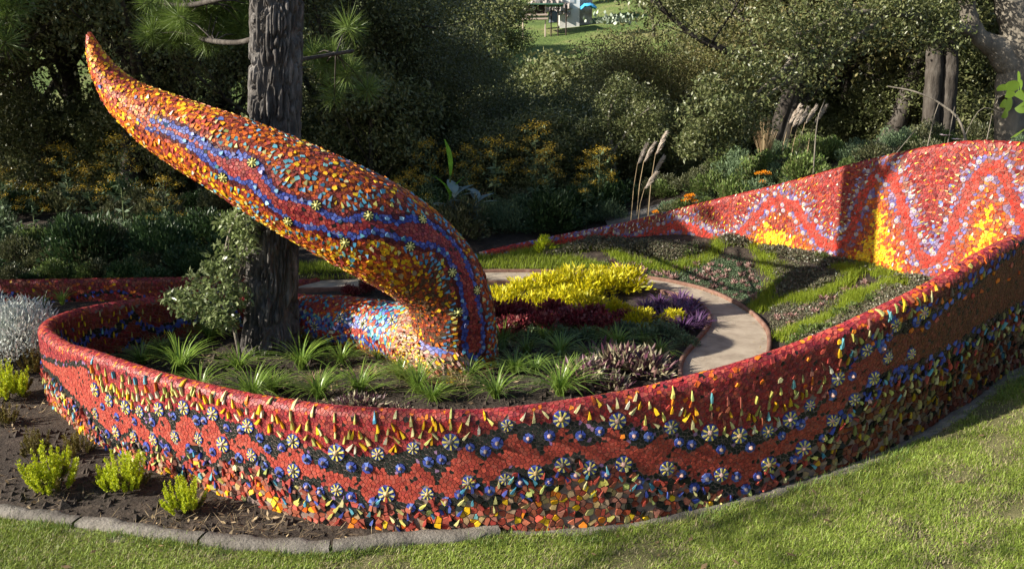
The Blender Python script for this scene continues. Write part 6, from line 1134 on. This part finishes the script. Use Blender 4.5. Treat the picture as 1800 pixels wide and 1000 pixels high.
for k in range(n): g = Geo(); xx = x0 + (x1 - x0) * (k + .5) / n; g.box([xx - o[0], .03 * (k % 2), (zb + zt) / 2 - o[2]], [(x1 - x0) / n * .47, 1.0, (zt - zb) / 2]); g.build('plank', M_PLANK, hut)
g = Geo(); g.box([(at_y(938, 18, Yh)[0]) - o[0], -1.08, hz(17) - o[2]], [.12, .04, .14]); w = g.build('window', M_WHITE, hut)
g = Geo(); g.box([.0 + (x1 + .9 - c[0]) / 2 - .2, -.1, zt + .06 - o[2]], [(x1 - x0) / 2 + .9, 1.5, .05]); g.build('roof', M_ROOFG, hut)
for x in (919, 958, 968, 980, 994): xx = at_y(x, 20, Yh)[0] - o[0]; g = Geo(); g.tube([[xx, -1.2, -1.6], [xx, -1.2, zt - o[2]]], [.06, .05], 6); g.build('post', M_PLINK if x < 965 else M_PLANK, hut)
for y in (29, 36): g = Geo(); a, b = at_y(917, y, Yh)[0] - o[0], at_y(962, y, Yh)[0] - o[0]; g.tube([[a, -1.35, hz(y) - o[2]], [b, -1.35, hz(y) + .03 - o[2]]], [.09, .09], 6); g.build('rail', M_PLINK, hut)
g = Geo()
for k in range(150):
    u = rng.uniform(0, 1); x = at_y(925 + 75 * u, 20, Yh + 3)[0]; z = hz(12) + rng.uniform(-.8, .35) + .5 * math.sin(u * 3); r = rng.uniform(.12, .28); V = unit(10) * r * [1, .7, .7]; g.box([x, Yh + 2.5 + rng.uniform(-.2, .2), z], [r, r, r * .7], rng.uniform(0, 1.5))
tag(g.build('rubble_wall', M_RUB), 'pale dry-stone rubble wall behind the dark hut', 'stone wall')
h = empty('white_house', at_y(1000, 20, 84) * [1, 1, 0] + [0, 0, hz(16)]); tag(h, 'small white flat-walled house right of the hut', 'house'); g = Geo(); g.box([0, 0, .2], [.9, 1.5, 2.9]); g.build('wall', M_WHITE, h); g = Geo(); g.box([1.52, .4, -.8], [.6, 1.2, 2.0]); g.build('annex', M_RUB, h); g = Geo(); g.box([0, 0, 3.16], [1.1, 1.7, .08]); g.build('roof', M_RUB, h); g = Geo(); g.box([.2, -1.52, 1.0], [.2, .03, .3]); g.build('window', M_GLASS, h)
h = empty('pink_house', at_y(822, 8, 100) * [1, 1, 0] + [0, 0, at_y(822, 22, 100)[2]]); tag(h, 'far house with a faded pink wall at the top of the view', 'house'); g = Geo(); g.box([0, 0, 1.0], [1.6, 1.5, 1.3]); g.build('wall', mat_noise('pink_paint', [(.3, (.5, .25, .35)), (.7, (.6, .4, .48))], scale=1, bump=0), h); g = Geo(); g.box([0, 0, 2.36], [1.8, 1.7, .08]); g.build('roof', M_RUB, h); g = Geo(); g.box([-.6, -1.52, 1.1], [.25, .03, .3]); g.build('window', M_GLASS, h)
p = at_y(1034, 17, 82); g = Geo(); u = np.linspace(-1, 1, 9); X_, Y_ = np.meshgrid(u, u); Z_ = .55 * (1 - X_ ** 2 * .6 - Y_ ** 2 * .5) + .08 * np.sin(X_ * 9) * np.cos(Y_ * 7); V = np.stack([X_ * .75, Y_ * .8, Z_], -1).reshape(-1, 3) + p; V = np.vstack([V, V - [0, 0, .5]]); i, j = np.meshgrid(np.arange(8), np.arange(8), indexing='ij'); F = np.stack([i * 9 + j, (i + 1) * 9 + j, (i + 1) * 9 + j + 1, i * 9 + j + 1], -1).reshape(-1, 4)
g.add(V, F); tag(g.build('blue_tarpaulin', M_BLUET, None, True), 'bright blue tarpaulin draped over a heap beside the meadow', 'tarpaulin')
p = at_y(972, 28, 79.5); g = Geo(); g.tube([p + [0, 0, -.6], p + [0, 0, .25], p + [0, 0, .4]], [.4, .4, .25], 14); tag(g.build('water_tank', mat_noise('grey_plastic', [(.3, (.1, .12, .15)), (.7, (.18, .2, .24))], scale=1, bump=0)), 'dark grey round water tank beside the hut', 'water tank')
M_CAC = mat_leaf('cactus_pad', [(.3, .36, .28), (.4, .45, .36), (.2, .27, .18)], rough=.6, trans=0, spec=.4)
e = empty('prickly_pear', at_y(1082, 42, 76) * [1, 1, 0] + [0, 0, at_y(1082, 44, 76)[2]]); tag(e, 'clump of pale prickly pear cactus on the edge of the meadow', 'cactus'); g = Geo(); n = 230; P = rng.normal(0, 1, (n, 3)) * [.95, .4, .32]; P[:, 2] = abs(P[:, 2]); ax = unit(n) * .6 + [0, 0, 1]; V, F = leaves(P, .42, .28, 0, ax); g.add(V, F); g.build('pads', M_CAC, e)['kind'] = 'stuff'
bpy.context.view_layer.update()
byl = {}
for o in S.objects:
    if o.parent is None and o.get('label'): byl.setdefault(o['label'], []).append(o)
for l, os_ in byl.items():          # neighbours that look alike are told apart by their order from left to right
    if 1 < len(os_) <= 16 and len(l.split()) <= 12:
        os_.sort(key=lambda o: float(project(np.array(o.location))[0]))
        for k, o in enumerate(os_): o['label'] = l + ', ' + ORD[k]
